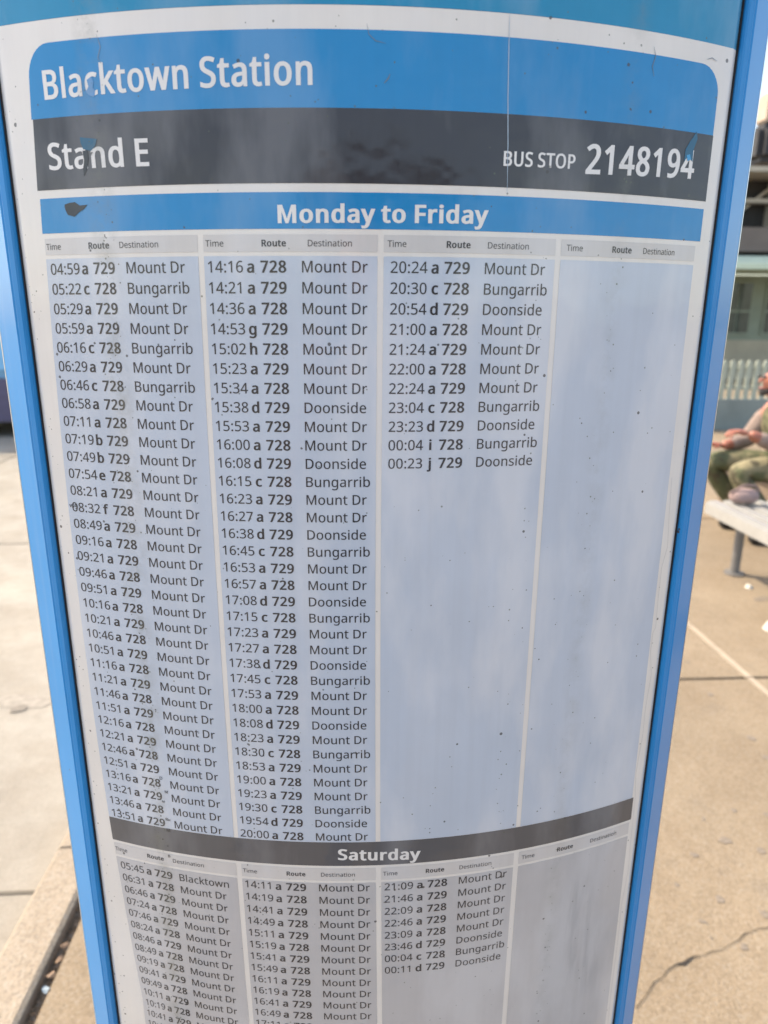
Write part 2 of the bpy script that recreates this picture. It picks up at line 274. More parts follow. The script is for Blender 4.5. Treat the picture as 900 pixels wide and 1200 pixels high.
# ------------------------------------------------------------------ lettering (outlines of a humanist sans serif, as polygons)
GLY = """a,377|144 -7 114 -4 86 5 63 19 45 40 34 67 31 100 36 133 50 161 73 183 106 200 150 210 203 215 265 217 265 238 260 277 245 301 222 314 190 318 163 316 136 310 112 301 89 291 71 335 96 347 126 357 159 364 193 366 233 363 266 353 291 337 308 314 319 283 322 245 322 0 279 0 268 51 265 51 241 25 216 7 185 -3|158 41 200 47 234 66 251 86 261 112 264 144 264 176 211 174 171 170 140 163 118 152 98 130 92 99 97 73 110 55 132 44;b,413|228 -7 189 -3 158 9 134 26 116 46 111 46 99 0 57 0 57 510 116 510 116 386 116 364 115 344 114 326 113 312 116 312 134 333 158 351 189 362 228 366 269 361 305 345 335 319 358 283 372 237 376 180 372 123 358 77 335 40 305 14 269 -1|219 42 248 46 273 58 291 78 304 105 312 139 315 181 304 256 272 302 218 317 183 313 157 302 138 284 126 258 119 224 116 182 116 179 119 138 126 105 138 78 157 58 184 46;c,322|201 -7 171 -5 143 2 117 13 93 28 74 48 58 73 46 103 39 138 37 178 39 220 47 256 59 286 76 311 96 332 119 347 146 358 174 365 206 367 233 365 259 361 282 355 300 347 282 298 265 304 244 310 224 314 204 315 145 300 110 254 98 179 101 139 110 105 124 79 144 60 170 48 201 44 229 46 253 50 274 57 294 65 294 13 275 4 254 -2 230 -5;d,413|185 -7 143 -2 107 14 77 40 55 76 41 123 37 179 41 236 55 283 78 319 108 346 144 361 185 367 223 363 254 351 278 334 297 314 301 314 299 339 297 355 297 367 297 510 356 510 356 0 308 0 300 48 297 48 278 27 254 9 223 -3|194 42 228 46 255 56 274 74 287 98 295 129 298 168 298 179 295 220 288 254 275 282 256 302 229 314 193 318 164 313 140 301 122 280 109 252 101 218 98 178 101 138 109 105 122 78 141 58 165 46;e,379|210 -7 177 -4 147 3 120 14 96 30 75 51 59 76 47 106 39 140 37 177 39 215 46 249 57 279 72 305 90 326 112 344 138 357 166 364 196 367 226 364 252 358 276 347 305 322 327 290 337 264 343 235 345 204 345 169 98 169 102 131 113 100 129 76 152 58 180 47 213 44 245 45 274 50 301 58 328 69 328 17 301 6 274 -1 245 -5|99 216 283 216 277 257 262 290 234 311 195 318 158 312 129 291 114 271 105 245;f,231|73 0 73 314 10 314 10 342 73 362 73 383 77 425 87 458 104 483 127 500 156 510 190 514 211 513 229 510 246 506 260 502 244 455 233 459 220 462 205 465 191 465 165 460 147 446 136 420 132 383 132 360 223 360 223 314 132 314 132 0;g,413|195 -161 145 -159 102 -151 65 -138 65 -84 103 -100 148 -109 198 -112 240 -105 271 -85 291 -53 298 -11 298 3 298 27 300 48 297 48 268 17 231 -1 185 -7 142 -1 106 15 76 42 54 79 41 125 37 179 41 233 54 278 76 316 106 344 142 361 185 367 219 363 249 353 275 336 298 312 301 312 309 360 356 360 356 -6 352 -53 338 -92 317 -122 286 -144 245 -157|194 42 227 45 253 55 273 71 287 94 295 126 298 165 298 179 295 224 287 259 273 285 252 303 226 313 193 317 153 308 123 281 109 254 101 220 98 179 101 138 109 104 123 77 153 50;h,415|57 0 57 510 116 510 116 361 115 335 113 310 117 310 137 334 164 352 195 362 229 366 269 363 302 352 328 335 346 310 357 276 361 234 361 0 302 0 302 230 293 278 266 307 222 317 186 313 158 302 139 283 126 257 119 225 116 186 116 0;i,173|87 420 74 422 62 429 55 441 52 457 55 474 62 486 74 493 87 495 100 493 111 486 119 474 122 457 119 441 111 429 100 422|57 0 57 360 116 360 116 0;j,173|87 420 74 422 62 429 55 441 52 457 55 474 62 486 74 493 87 495 100 493 111 486 119 474 122 457 119 441 111 429 100 422|15 -161 -1 -161 -15 -159 -27 -156 -37 -153 -37 -105 -27 -108 -16 -110 -5 -112 7 -112 27 -109 43 -100 54 -83 57 -56 57 360 116 360 116 -54 113 -85 105 -111 92 -133 73 -148 47 -158;k,359|57 0 57 510 116 510 116 244 115 216 114 199 113 185 116 185 128 201 144 221 158 238 273 360 343 360 197 206 353 0 281 0 156 168 116 132 116 0;l,173|57 0 57 510 116 510 116 0;m,628|57 0 57 360 105 360 113 311 117 311 137 336 162 353 192 363 223 367 273 360 310 340 333 306 336 306 358 333 386 352 418 363 452 367 489 363 520 353 543 335 560 310 570 277 574 234 574 0 515 0 515 232 507 279 483 308 442 317 410 314 385 304 367 287 355 264 347 234 345 199 345 0 286 0 286 232 278 279 253 308 212 317 180 313 155 302 137 283 125 258 118 226 116 187 116 0;n,415|57 0 57 360 105 360 113 311 117 311 138 336 165 353 197 363 230 367 270 363 302 353 328 335 346 310 357 277 361 234 361 0 302 0 302 230 293 278 266 307 222 317 186 313 158 302 139 283 126 258 119 226 116 187 116 0;o,406|202 -7 172 -4 143 3 117 15 94 32 75 53 58 79 46 109 39 143 37 181 42 236 57 282 82 318 116 345 156 361 204 367 236 364 264 357 290 345 314 328 333 307 349 282 361 252 368 218 370 181 365 126 350 79 325 42 291 15 250 -1|203 42 237 46 263 59 283 80 298 107 306 141 309 181 306 220 298 253 283 281 263 301 236 313 203 317 169 313 143 301 123 281 109 253 101 220 98 181 101 141 109 107 123 80 143 59 170 46;p,413|57 -161 57 360 105 360 113 311 116 311 135 333 158 351 189 363 228 367 270 362 305 346 335 320 358 284 372 238 376 181 372 124 358 78 335 41 305 14 269 -1 228 -7 190 -3 159 9 135 26 116 46 112 46 113 33 115 17 116 1 116 -13 116 -161|219 42 249 47 273 60 291 82 305 110 312 143 315 181 312 220 304 253 291 280 272 301 248 313 218 317 185 314 159 303 140 286 127 262 119 231 116 192 116 181 119 140 126 106 138 78 157 58 184 46;q,413|297 -161 297 -7 297 6 298 21 299 36 300 48 296 48 278 27 254 9 222 -3 183 -7 143 -2 107 14 78 40 55 76 41 123 37 179 42 236 55 283 78 319 108 346 144 361 185 367 224 363 255 351 279 333 298 311 300 311 309 360 356 360 356 -161|195 42 228 46 255 56 274 73 287 97 295 128 298 167 298 179 295 221 287 255 275 282 256 302 228 314 193 318 164 313 140 301 122 280 108 252 101 218 98 178 101 139 109 105 122 78 141 58 165 46;r,277|57 0 57 360 105 360 112 294 115 294 135 322 160 345 190 361 225 367 235 366 247 366 258 364 267 363 260 308 251 310 241 312 231 313 221 313 194 309 169 298 147 280 131 256 120 226 116 192 116 0;s,322|148 -7 113 -5 83 -1 57 7 35 16 35 70 59 60 87 50 118 43 149 41 188 45 214 55 229 72 234 94 233 107 227 118 217 129 200 140 177 151 146 164 113 177 86 191 64 206 48 223 38 244 34 271 44 312 72 342 99 356 132 364 169 367 201 365 231 360 258 353 284 343 264 296 241 304 216 312 191 317 165 318 133 315 110 307 95 293 91 275 93 261 99 249 111 239 129 229 152 219 183 206 215 193 242 180 263 165 279 147 288 126 291 99 287 67 274 41 253 20 224 5 189 -4;t,243|167 -7 140 -4 115 3 94 16 77 37 65 66 62 105 62 314 11 314 11 343 62 366 86 443 121 443 121 360 225 360 225 314 121 314 121 106 125 77 137 57 155 46 177 42 191 42 205 44 218 46 228 49 228 4 216 0 201 -4 184 -6;u,415|184 -7 144 -3 111 7 86 25 68 49 57 83 53 124 53 360 113 360 113 128 122 81 148 52 193 42 229 46 256 57 276 76 289 102 296 134 299 173 299 360 358 360 358 0 310 0 301 48 298 48 277 23 250 6 218 -3;v,341|136 0 0 360 63 360 140 148 145 132 151 115 157 97 162 80 166 65 169 52 171 52 175 65 179 81 184 98 190 116 201 148 278 360 341 360 204 0;w,528|106 1 7 361 69 361 118 169 125 140 132 110 138 83 142 61 144 61 151 89 155 107 159 125 164 142 169 158 232 361 297 361 359 158 366 134 373 108 379 83 383 62 385 62 389 82 395 108 402 138 410 169 460 361 520 361 420 1 351 1 289 203 281 231 274 258 265 299 262 299 258 281 253 258 246 231 238 203 173 1;x,355|12 0 142 184 18 360 85 360 178 224 270 360 336 360 212 184 343 0 276 0 178 144 79 0;y,343|56 -161 41 -161 28 -160 17 -158 7 -156 7 -109 25 -111 36 -112 47 -113 75 -108 97 -95 114 -75 127 -49 146 -1 1 360 64 360 142 155 151 129 160 104 167 80 172 57 175 57 180 76 187 101 196 128 206 156 279 360 343 360 187 -50 174 -81 157 -108 139 -131 116 -148 89 -158;z,316|26 0 26 39 220 314 38 314 38 360 285 360 285 316 94 46 289 46 289 0;A,429|0 0 187 482 242 482 428 0 366 0 308 148 118 148 61 0|138 202 290 202 236 347 230 367 225 381 221 396 214 419 209 399 203 378 197 361 193 347;B,437|65 0 65 480 202 480 257 477 303 468 338 453 364 431 379 400 384 361 378 322 361 290 332 268 293 255 293 251 322 244 348 234 369 218 386 197 397 170 400 136 395 96 380 63 356 36 322 16 282 4 234 0|126 275 214 275 251 278 279 284 299 295 316 320 322 354 315 388 294 411 272 420 242 426 205 428 126 428|126 51 222 51 261 54 290 62 311 76 330 105 336 141 329 175 310 202 288 215 257 222 218 225 126 225;C,425|261 -7 215 -3 174 7 139 24 109 46 85 75 65 109 52 149 44 192 41 240 44 287 53 330 67 368 88 403 114 431 146 455 183 472 225 483 271 486 320 483 364 474 404 458 379 407 356 417 330 425 302 431 271 433 223 427 182 410 149 381 124 343 110 296 105 240 109 184 123 137 146 98 178 69 219 52 270 46 301 48 330 52 358 58 385 65 385 13 358 4 329 -2 298 -6;D,490|65 0 65 480 213 480 259 477 301 468 338 453 371 432 398 406 420 374 436 336 446 293 449 244 442 170 420 109 383 61 333 27 272 7 199 0|126 52 191 52 299 73 364 136 385 242 380 301 364 348 338 383 302 408 258 423 204 428 126 428;E,373|65 0 65 480 333 480 333 426 126 426 126 277 321 277 321 224 126 224 126 53 333 53 333 0;F,349|65 0 65 480 333 480 333 426 126 426 126 257 320 257 320 203 126 203 126 0;G,489|271 -7 224 -3 182 7 145 23 114 46 88 74 67 108 53 148 44 191 41 240 44 288 54 331 71 370 93 404 121 433 155 456 195 473 240 483 289 486 329 484 366 479 400 470 433 458 410 406 383 416 352 425 320 431 286 433 233 427 188 410 152 381 125 343 109 296 104 240 106 203 112 169 123 139 137 112 157 89 181 70 210 57 245 48 285 46 314 47 338 49 360 53 379 57 379 199 273 199 273 253 439 253 439 18 413 10 387 4 361 -1 333 -4 303 -6;H,498|65 0 65 480 126 480 126 277 371 277 371 480 432 480 432 0 371 0 371 224 126 224 126 0;I,228|27 0 27 35 83 48 83 431 27 445 27 480 200 480 200 445 144 431 144 48 200 35 200 0;J,183|-3 -128 -18 -127 -31 -125 -42 -122 -52 -119 -52 -68 -41 -70 -30 -73 -17 -74 -4 -75 12 -73 28 -68 42 -59 52 -44 59 -24 62 3 62 480 122 480 122 7 118 -35 107 -69 88 -95 63 -113 32 -124;K,416|65 0 65 480 126 480 126 243 146 266 167 289 187 312 208 334 338 480 408 480 218 271 416 0 345 0 175 229 126 186 126 0;L,352|65 0 65 480 126 480 126 54 335 54 335 0;M,609|65 0 65 480 154 480 302 87 305 87 455 480 544 480 544 0 484 0 484 295 485 330 486 364 487 395 489 420 486 420 326 0 277 0 119 420 116 420 118 396 120 364 121 328 121 291 121 0;N,510|65 0 65 480 135 480 391 83 394 83 392 115 390 162 389 186 389 209 389 480 445 480 445 0 375 0 118 398 116 398 117 372 119 340 120 304 121 268 121 0;O,525|263 -7 216 -3 174 7 139 24 109 48 84 76 65 111 52 150 44 193 41 241 44 288 52 331 65 370 84 404 109 433 139 456 174 473 216 483 263 487 309 484 349 473 384 456 414 433 439 405 458 370 472 331 481 288 484 240 481 193 472 150 458 110 439 76 414 47 384 24 349 7 308 -3|263 46 312 51 352 69 382 98 403 137 416 184 420 240 416 297 403 344 382 382 352 411 313 428 263 434 214 428 174 411 143 382 122 344 109 297 105 240 109 184 122 137 143 98 173 69 213 51;P,406|65 0 65 480 192 480 249 475 295 463 329 443 353 415 367 380 372 338 368 300 354 264 340 243 320 224 294 208 263 196 225 189 181 187 126 187 126 0|126 238 174 238 216 241 250 248 276 261 295 279 306 304 310 336 302 376 280 405 257 418 225 425 187 428 126 428;Q,525|372 -114 279 -6 270 -7 263 -7 216 -3 174 7 139 24 109 48 84 76 65 111 52 150 44 193 41 241 44 288 52 331 65 370 84 404 109 433 139 456 174 473 216 483 263 487 309 484 349 473 384 456 414 433 439 405 458 370 472 331 481 288 484 240 480 185 468 135 448 91 421 54 386 25 344 5 459 -114|263 46 312 51 352 69 382 98 403 137 416 184 420 240 416 297 403 344 382 382 352 411 313 428 263 434 214 428 174 411 143 382 122 344 109 297 105 240 109 184 122 137 143 98 173 69 213 51;R,418|65 0 65 480 197 480 252 476 296 464 329 446 353 419 367 385 372 343 369 308 358 279 342 256 322 239 300 225 276 215 408 0 337 0 221 198 126 198 126 0|126 249 197 249 233 252 261 259 283 272 303 301 310 340 303 381 281 407 259 418 230 425 194 427 126 427;S,369|166 -7 127 -5 91 -1 60 7 34 16 34 74 61 64 94 54 131 48 169 46 201 48 228 55 249 66 270 91 277 123 274 145 267 163 253 178 232 192 203 207 164 222 126 238 96 256 72 276 54 300 44 329 40 364 45 400 60 429 83 454 114 471 138 480 165 485 193 486 231 484 266 479 297 470 326 459 307 408 281 418 253 426 223 431 192 433 153 428 124 414 107 392 101 363 104 341 111 323 125 308 144 294 171 281 206 267 245 251 278 233 303 214 322 191 333 163 337 128 332 89 317 56 291 29 256 9 215 -3;T,373|156 0 156 426 7 426 7 480 366 480 366 426 217 426 217 0;U,491|243 -7 188 -1 143 15 107 42 81 78 66 121 60 171 60 480 121 480 121 169 124 133 135 102 152 78 176 60 208 49 246 46 286 50 317 61 341 80 357 106 367 135 370 169 370 480 430 480 430 169 428 137 421 107 410 80 394 55 373 34 348 16 318 4 283 -4;V,403|171 0 0 480 63 480 171 172 181 143 189 117 196 91 201 67 207 91 214 117 222 144 232 173 339 480 403 480 232 0;W,625|135 0 8 480 71 480 146 187 153 156 160 127 165 99 169 73 173 100 179 130 186 160 194 190 279 480 341 480 429 188 438 157 445 127 451 98 455 73 459 98 465 127 471 156 479 187 553 480 616 480 488 0 427 0 334 314 323 353 318 372 314 388 310 409 308 395 303 372 295 343 287 312 196 0;X,394|3 0 162 250 13 480 80 480 197 291 316 480 379 480 231 251 391 0 322 0 195 208 66 0;Y,380|160 0 160 183 0 480 66 480 190 244 315 480 380 480 220 186 220 0;Z,384|26 0 26 46 278 426 34 426 34 480 351 480 351 434 99 54 358 54 358 0;0,384|191 -7 142 1 102 22 72 59 50 108 37 169 33 240 35 290 40 334 49 373 61 407 78 435 99 458 125 474 156 484 191 487 241 480 281 458 312 422 334 373 347 313 351 240 349 191 344 147 335 108 322 74 305 45 284 23 258 6 227 -3|191 44 224 49 249 65 268 92 281 130 289 180 291 240 289 300 281 349 268 388 249 415 224 431 191 437 159 431 133 415 115 388 102 349 95 300 92 240 95 180 102 131 115 93 133 65 159 49;1,384|181 0 181 335 181 361 181 381 182 399 183 418 164 400 142 381 91 339 60 379 189 480 238 480 238 0;2,384|32 0 32 49 158 176 181 199 201 221 219 240 241 268 257 296 266 324 269 355 263 390 246 415 219 431 185 436 152 433 123 424 96 409 69 390 38 430 68 452 102 470 128 479 155 484 185 486 226 482 262 471 291 452 312 427 325 396 330 359 326 322 314 288 296 256 271 224 252 202 230 179 207 155 107 56 107 54 349 54 349 0;3,384|162 -7 126 -5 92 -1 60 7 30 19 30 75 62 61 95 51 130 45 163 43 202 46 233 54 256 68 277 98 284 138 275 176 249 202 222 213 189 220 150 222 103 222 103 273 150 273 187 275 217 284 240 298 263 326 271 363 265 394 247 417 219 432 183 437 147 434 117 425 89 412 62 396 33 437 62 455 96 471 123 480 152 485 183 486 229 483 266 471 294 453 315 428 327 400 331 367 328 337 319 312 304 290 284 274 260 261 232 253 232 250 267 243 296 231 318 214 333 192 343 166 346 136 341 97 326 62 302 33 266 11 237 1 202 -5;4,384|244 0 244 109 14 109 14 159 240 482 301 482 301 162 371 162 371 109 301 109 301 0|72 162 244 162 244 313 244 345 245 372 246 396 247 419 244 419 238 406 231 392 223 378 216 367;5,384|167 -7 131 -5 97 0 67 8 42 19 42 75 69 62 101 52 135 46 167 44 200 46 229 55 253 69 271 89 282 115 285 147 278 189 257 219 234 233 203 242 165 244 145 244 122 241 100 238 83 234 54 253 72 480 312 480 312 426 122 426 111 287 124 289 142 291 162 293 185 294 231 290 270 278 302 257 326 229 341 195 346 153 341 107 325 68 299 36 263 12 219 -2;6,384|200 -7 171 -4 143 3 118 16 95 34 75 57 59 86 47 120 39 160 37 205 38 239 41 273 46 307 54 339 65 369 79 397 97 423 119 444 146 462 177 475 214 484 257 486 271 486 288 485 303 483 316 480 316 430 303 433 288 436 273 437 258 438 215 434 181 422 153 404 132 380 117 351 106 318 100 282 96 244 100 244 119 266 143 284 174 296 214 300 253 296 286 283 314 262 336 233 348 197 353 154 348 108 334 69 311 36 281 12 244 -2|199 43 238 50 268 70 283 92 291 120 294 154 288 195 271 227 242 247 201 254 172 251 146 241 126 226 110 208 100 187 97 166 100 137 108 108 122 82 142 61 168 48;7,384|91 0 288 426 30 426 30 480 351 480 351 434 156 0;8,384|193 -7 146 -3 106 8 75 27 51 53 38 85 33 122 36 153 47 179 63 202 83 221 107 237 132 251 100 273 73 299 54 332 48 372 53 406 67 434 89 456 118 473 153 483 191 486 231 483 265 473 295 457 317 434 331 406 335 371 332 344 323 321 308 301 289 283 268 268 244 254 272 239 298 222 319 203 336 181 347 155 351 124 346 87 332 55 308 29 276 9 238 -3|194 277 226 293 253 312 271 337 277 369 271 399 253 421 226 434 191 439 157 434 130 421 112 399 106 369 109 347 118 328 132 312 150 299 171 288|192 40 235 46 267 63 286 90 293 124 286 156 265 182 245 196 221 210 192 222 181 226 154 213 132 199 114 183 96 155 91 122 97 90 116 63 147 46;9,384|129 -7 114 -6 98 -5 82 -3 69 0 69 50 96 44 128 42 171 46 205 57 233 75 254 99 269 128 280 161 286 197 289 235 285 235 267 214 243 196 211 183 171 179 133 184 99 196 72 217 50 246 38 282 34 324 36 356 42 385 53 411 76 443 106 467 130 478 157 484 187 486 216 484 244 476 269 463 292 445 312 422 328 393 340 359 347 320 349 275 348 240 345 206 340 173 332 141 322 110 307 82 289 57 267 35 240 17 208 4 171 -4|184 226 214 229 240 239 261 254 276 272 286 292 289 314 287 342 278 371 264 397 244 418 218 432 187 437 149 430 119 409 104 387 95 359 92 325 98 284 115 252 143 232;:,180|89 278 74 281 60 289 51 303 48 324 51 345 60 359 74 367 89 369 106 367 119 359 129 345 132 324 129 303 119 289 106 281|89 -9 74 -7 60 1 51 15 48 36 51 57 60 71 74 79 89 81 106 79 119 71 129 57 132 36 129 15 119 1 106 -7"""
GL = {}
for g_ in GLY.split(';'):
    head, *cs_ = g_.split('|'); ch, adv = head.split(',')
    cont = []
    for c_ in cs_:
        n_ = list(map(int, c_.split())); cont.append([(n_[i] / 1000, n_[i + 1] / 1000) for i in range(0, len(n_), 2)])
    GL[ch] = (int(adv) / 1000, cont)
GC = {}
def glyph(ch, bold):
    k = (ch, bold)
    if k in GC: return GC[k]
    adv, cont = GL[ch]
    if bold:
        cont = [[p for i, p in enumerate(c) if (Vector(p) - Vector(c[i - 1])).length > .011] for c in cont]
        big = max(cont, key=lambda c: abs(sum(a[0] * b[1] - b[0] * a[1] for a, b in zip(c, c[1:] + c[:1]))))
        sg = 1 if sum(a[0] * b[1] - b[0] * a[1] for a, b in zip(big, big[1:] + big[:1])) > 0 else -1
        out = []
        for c in cont:
            q = []
            for i in range(len(c)):
                a, b, d = Vector(c[i - 1]), Vector(c[i]), Vector(c[(i + 1) % len(c)])
                e1 = (b - a); e2 = (d - b)
                if e1.length < 1e-6 or e2.length < 1e-6: q.append(tuple(b)); continue
                e1.normalize(); e2.normalize()
                n = Vector((e1.y + e2.y, -(e1.x + e2.x)))
                if n.length < 1e-4: q.append(tuple(b)); continue
                n.normalize(); cs = max(.6, n.dot(Vector((e1.y, -e1.x))))
                v = b + n * (bold / cs) * sg
                v.y = b.y + (v.y - b.y) * .55
                q.append((v.x + bold, v.y))
            out.append(q)
        cont = out; adv += bold * 1.6
    flat = [p for c in cont for p in c]
    edges, o_ = [], 0
    for c in cont: edges += [(o_ + i, o_ + (i + 1) % len(c)) for i in range(len(c))]; o_ += len(c)
    rv = delaunay_2d_cdt([Vector(p) for p in flat], edges, [], 0, 1e-6)
    def wind(p):
        w = 0
        for c in cont:
            for (x0, y0), (x1, y1) in zip(c, c[1:] + c[:1]):
                if (y0 > p[1]) != (y1 > p[1]) and p[0] < (x1 - x0) * (p[1] - y0) / (y1 - y0) + x0: w += 1 if y1 > y0 else -1
        return w
    vv = [(v.x, v.y) for v in rv[0]]
    tri = [tuple(f) for f in rv[2] if wind((sum(vv[i][0] for i in f) / 3, sum(vv[i][1] for i in f) / 3)) != 0]
    flat = vv
    GC[k] = (adv, flat, tri); return GC[k]
def text_w(t, bold): return sum(.175 if c == ' ' else glyph(c, bold)[0] for c in t)
class Text:
    def __init__(s, off): s.v = []; s.f = []; s.uv = []; s.off = off
    def add(s, t, s0, z0, size, bold=0, xs=1.0, s1=None, z1=None, align='L', warped=True):
        w = text_w(t, bold) * size
        if s1 is not None: xs = (s1 - s0) / w
        w *= xs
        if align == 'C': s0 -= w / 2
        if align == 'R': s0 -= w
        x = 0; z1 = z0 if z1 is None else z1
        for c in t:
            if c == ' ': x += .175 * size * xs; continue
            adv, fl, tr = glyph(c, bold); b = len(s.v)
            for px, py in fl:
                a = s0 + x + px * size * xs; q = z0 + (z1 - z0) * (x + px * size * xs) / max(w, .01) + py * size
                if warped: a, q = warp(a, q)
                s.v.append(surf(a, q, s.off)); s.uv.append((a, q))
            s.f += [tuple(b + i for i in t_) for t_ in tr]
            x += adv * size * xs
        return s
    def obj(s, name, mat, parent): return mesh_obj(name, s.v, s.f, mat, parent, True, s.uv)

# ------------------------------------------------------------------ paint and metal
def paint(name, col):
    m, t, p = new_mat(name)
    tc = N(t, 'TexCoord'); o_ = tc.outputs['Object']
    n = noise_n(t, o_, 9, 6, .6)
    c = ramp(t, n, (.3, tuple(v * .9 for v in col)), (.7, col))
    mp = N(t, 'Mapping'); mp.inputs['Scale'].default_value = (60, 60, 2.5); lk(t, o_, mp.inputs[0])
    dust = ramp(t, noise_n(t, mp.outputs[0], 1, 5, .6), (.55, 0.0), (.8, .10))
    c = mix(t, dust, c, (.45, .47, .48))
    lk(t, c, p.inputs['Base Color'])
    vo = N(t, 'TexVoronoi'); vo.inputs['Scale'].default_value = 55; lk(t, o_, vo.inputs['Vector'])
    s1 = N(t, 'SeparateXYZ'); lk(t, vo.outputs['Color'], s1.inputs[0])
    nick = mth(t, 'MULTIPLY', mth(t, 'LESS_THAN', vo.outputs['Distance'], .07), mth(t, 'LESS_THAN', s1.outputs[0], .12))
    lk(t, mix(t, nick, c, (.05, .06, .08)), p.inputs['Base Color'])
    p.inputs['Roughness'].default_value = .42; p.inputs['Specular IOR Level'].default_value = .25; p.inputs['Coat Weight'].default_value = .25
    lk(t, ramp(t, noise_n(t, o_, 14, 5, .6), (.3, .05), (.7, .16)), p.inputs['Coat Roughness'])
    lk(t, bump(t, noise_n(t, o_, 11, 2), .10, .004), p.inputs['Coat Normal'])
    return m
PAINT = paint('blue_gloss_paint', (.0, .245, .61))
ALU = simple('bright_metal_edge', (.62, .65, .68), .3, .85, var=.1, scale=40)
RUBBER = simple('black_gasket', (.03, .03, .034), .7)
DARKM = simple('dark_metal', (.03, .03, .032), .5)

# ================================================================== structure: ground
def concrete(name, col, agg=.0, joint=.0):
    m, t, p = new_mat(name)
    tc = N(t, 'TexCoord'); ge = N(t, 'NewGeometry'); o_ = ge.outputs['Position']
    a = noise_n(t, o_, .9, 6, .6); b = noise_n(t, o_, 14, 8, .7); c = noise_n(t, o_, 130, 4, .6)
    base = ramp(t, a, (.3, tuple(v * .78 for v in col)), (.7, tuple(min(1, v * 1.06) for v in col)))
    base = mix(t, .55, base, ramp(t, b, (.3, .80), (.62, 1.0), (.8, 1.08)), 'MULTIPLY')
    base = mix(t, .5, base, ramp(t, c, (.3, .72), (.65, 1.05)), 'MULTIPLY')
    base = mix(t, .6, base, ramp(t, noise_n(t, o_, 3.1, 6, .65), (.38, (.80, .76, .72)), (.6, 1.0)), 'MULTIPLY')
    st = ramp(t, noise_n(t, o_, 5.0, 3, .5), (.63, 0.0), (.72, .38))
    base = mix(t, st, base, (.13, .11, .09))
    vo = N(t, 'TexVoronoi'); vo.inputs['Scale'].default_value = 160; lk(t, o_, vo.inputs['Vector'])
    sx = N(t, 'SeparateXYZ'); lk(t, vo.outputs['Color'], sx.inputs[0])
    peb = ramp(t, sx.outputs[0], (.0, (.16, .11, .07)), (.35, (.50, .36, .22)), (.7, (.62, .47, .33)), (1.0, (.72, .65, .55)))
    base = mix(t, agg, base, peb)
    lk(t, base, p.inputs['Base Color']); p.inputs['Roughness'].default_value = .88
    p.inputs['Specular IOR Level'].default_value = .25
    h = mth(t, 'ADD', mth(t, 'MULTIPLY', c, .5), mth(t, 'MULTIPLY', vo.outputs['Distance'], -1.2 * agg))
    h = mth(t, 'ADD', h, mth(t, 'MULTIPLY', b, .8))
    lk(t, bump(t, h, .85, .006), p.inputs['Normal'])
    return m
C_ROAD = concrete('pale_road_concrete', (.37, .342, .295))
C_FOOT = concrete('tan_footpath_concrete', (.255, .203, .143), .10)
C_KERB = concrete('kerb_concrete', (.30, .26, .21), .15)
C_STRIP = concrete('joint_sealant', (.43, .36, .28))
C_DIRT = concrete('gutter_dirt', (.06, .05, .04), .25)
road = MB().box(-600, 600, -600, 900, -.45, -.125).obj('road', C_ROAD); tag(road, kind='structure')
sub = MB().box(-.765, 14, -8, 30, -.12, -.035).obj('footpath', C_DIRT); tag(sub, kind='structure')
# paving slabs of the footpath: cells between joints at real spacing
rows_y = [-8, -5.44, -2.90, -.37, 2.165, 4.70, 7.24, 9.78, 12.3, 14.9, 17.4, 20, 25, 30]
cols_x = [-.725, 1.760, 4.28, 6.8, 9.3, 14]
for i in range(len(cols_x) - 1):
    for j in range(len(rows_y) - 1):
        x0, x1, y0, y1 = cols_x[i], cols_x[i + 1], rows_y[j], rows_y[j + 1]
        g0 = .0 if i == 0 else .016; g1 = .016
        MB().box(x0 + g0, x1 - g1, y0 + .007, y1 - .007, -.035, 0.0).obj('paving_slab', C_FOOT, sub, bevel=.004)
for x in cols_x[1:-1]:
    for y0, y1 in zip(rows_y, rows_y[1:]):
        MB().box(x - .0145, x + .0145, y0 + .004, y1 - .004, -.035, .003).obj('joint_strip', C_STRIP, sub)
# the crack, with its small hole, running from the board across the slab
ck = [(745, 1182), (757, 1168), (766, 1152), (776, 1146), (782, 1138), (792, 1131), (801, 1130), (812, 1122), (822, 1121), (834, 1116), (846, 1114), (855, 1108), (866, 1102), (872, 1095), (880, 1093), (888, 1089), (902, 1088), (930, 1082), (960, 1086), (1000, 1078)]
cp = [world_pt(u, v, z=.0) for u, v in ck]
v_, f_ = [], []
for i, p_ in enumerate(cp):
    d_ = (cp[min(i + 1, len(cp) - 1)] - cp[max(i - 1, 0)]).normalized(); n_ = Vector((-d_.y, d_.x, 0))
    w_ = .0006 + .0011 * random.random() + {5: .0005, 6: .0035, 7: .0006}.get(i, 0)
    v_ += [(p_ + n_ * w_ + Vector((0, 0, .0035))), (p_ - n_ * w_ + Vector((0, 0, .0035)))]
    if i: b = 2 * i; f_.append((b - 2, b - 1, b + 1, b))
CRACK = simple('crack_dark', (.035, .028, .022), .95)
mesh_obj('crack', v_, f_, CRACK, sub)
GUM = simple('trodden_gum', (.19, .155, .12), .85, var=.3, scale=60)
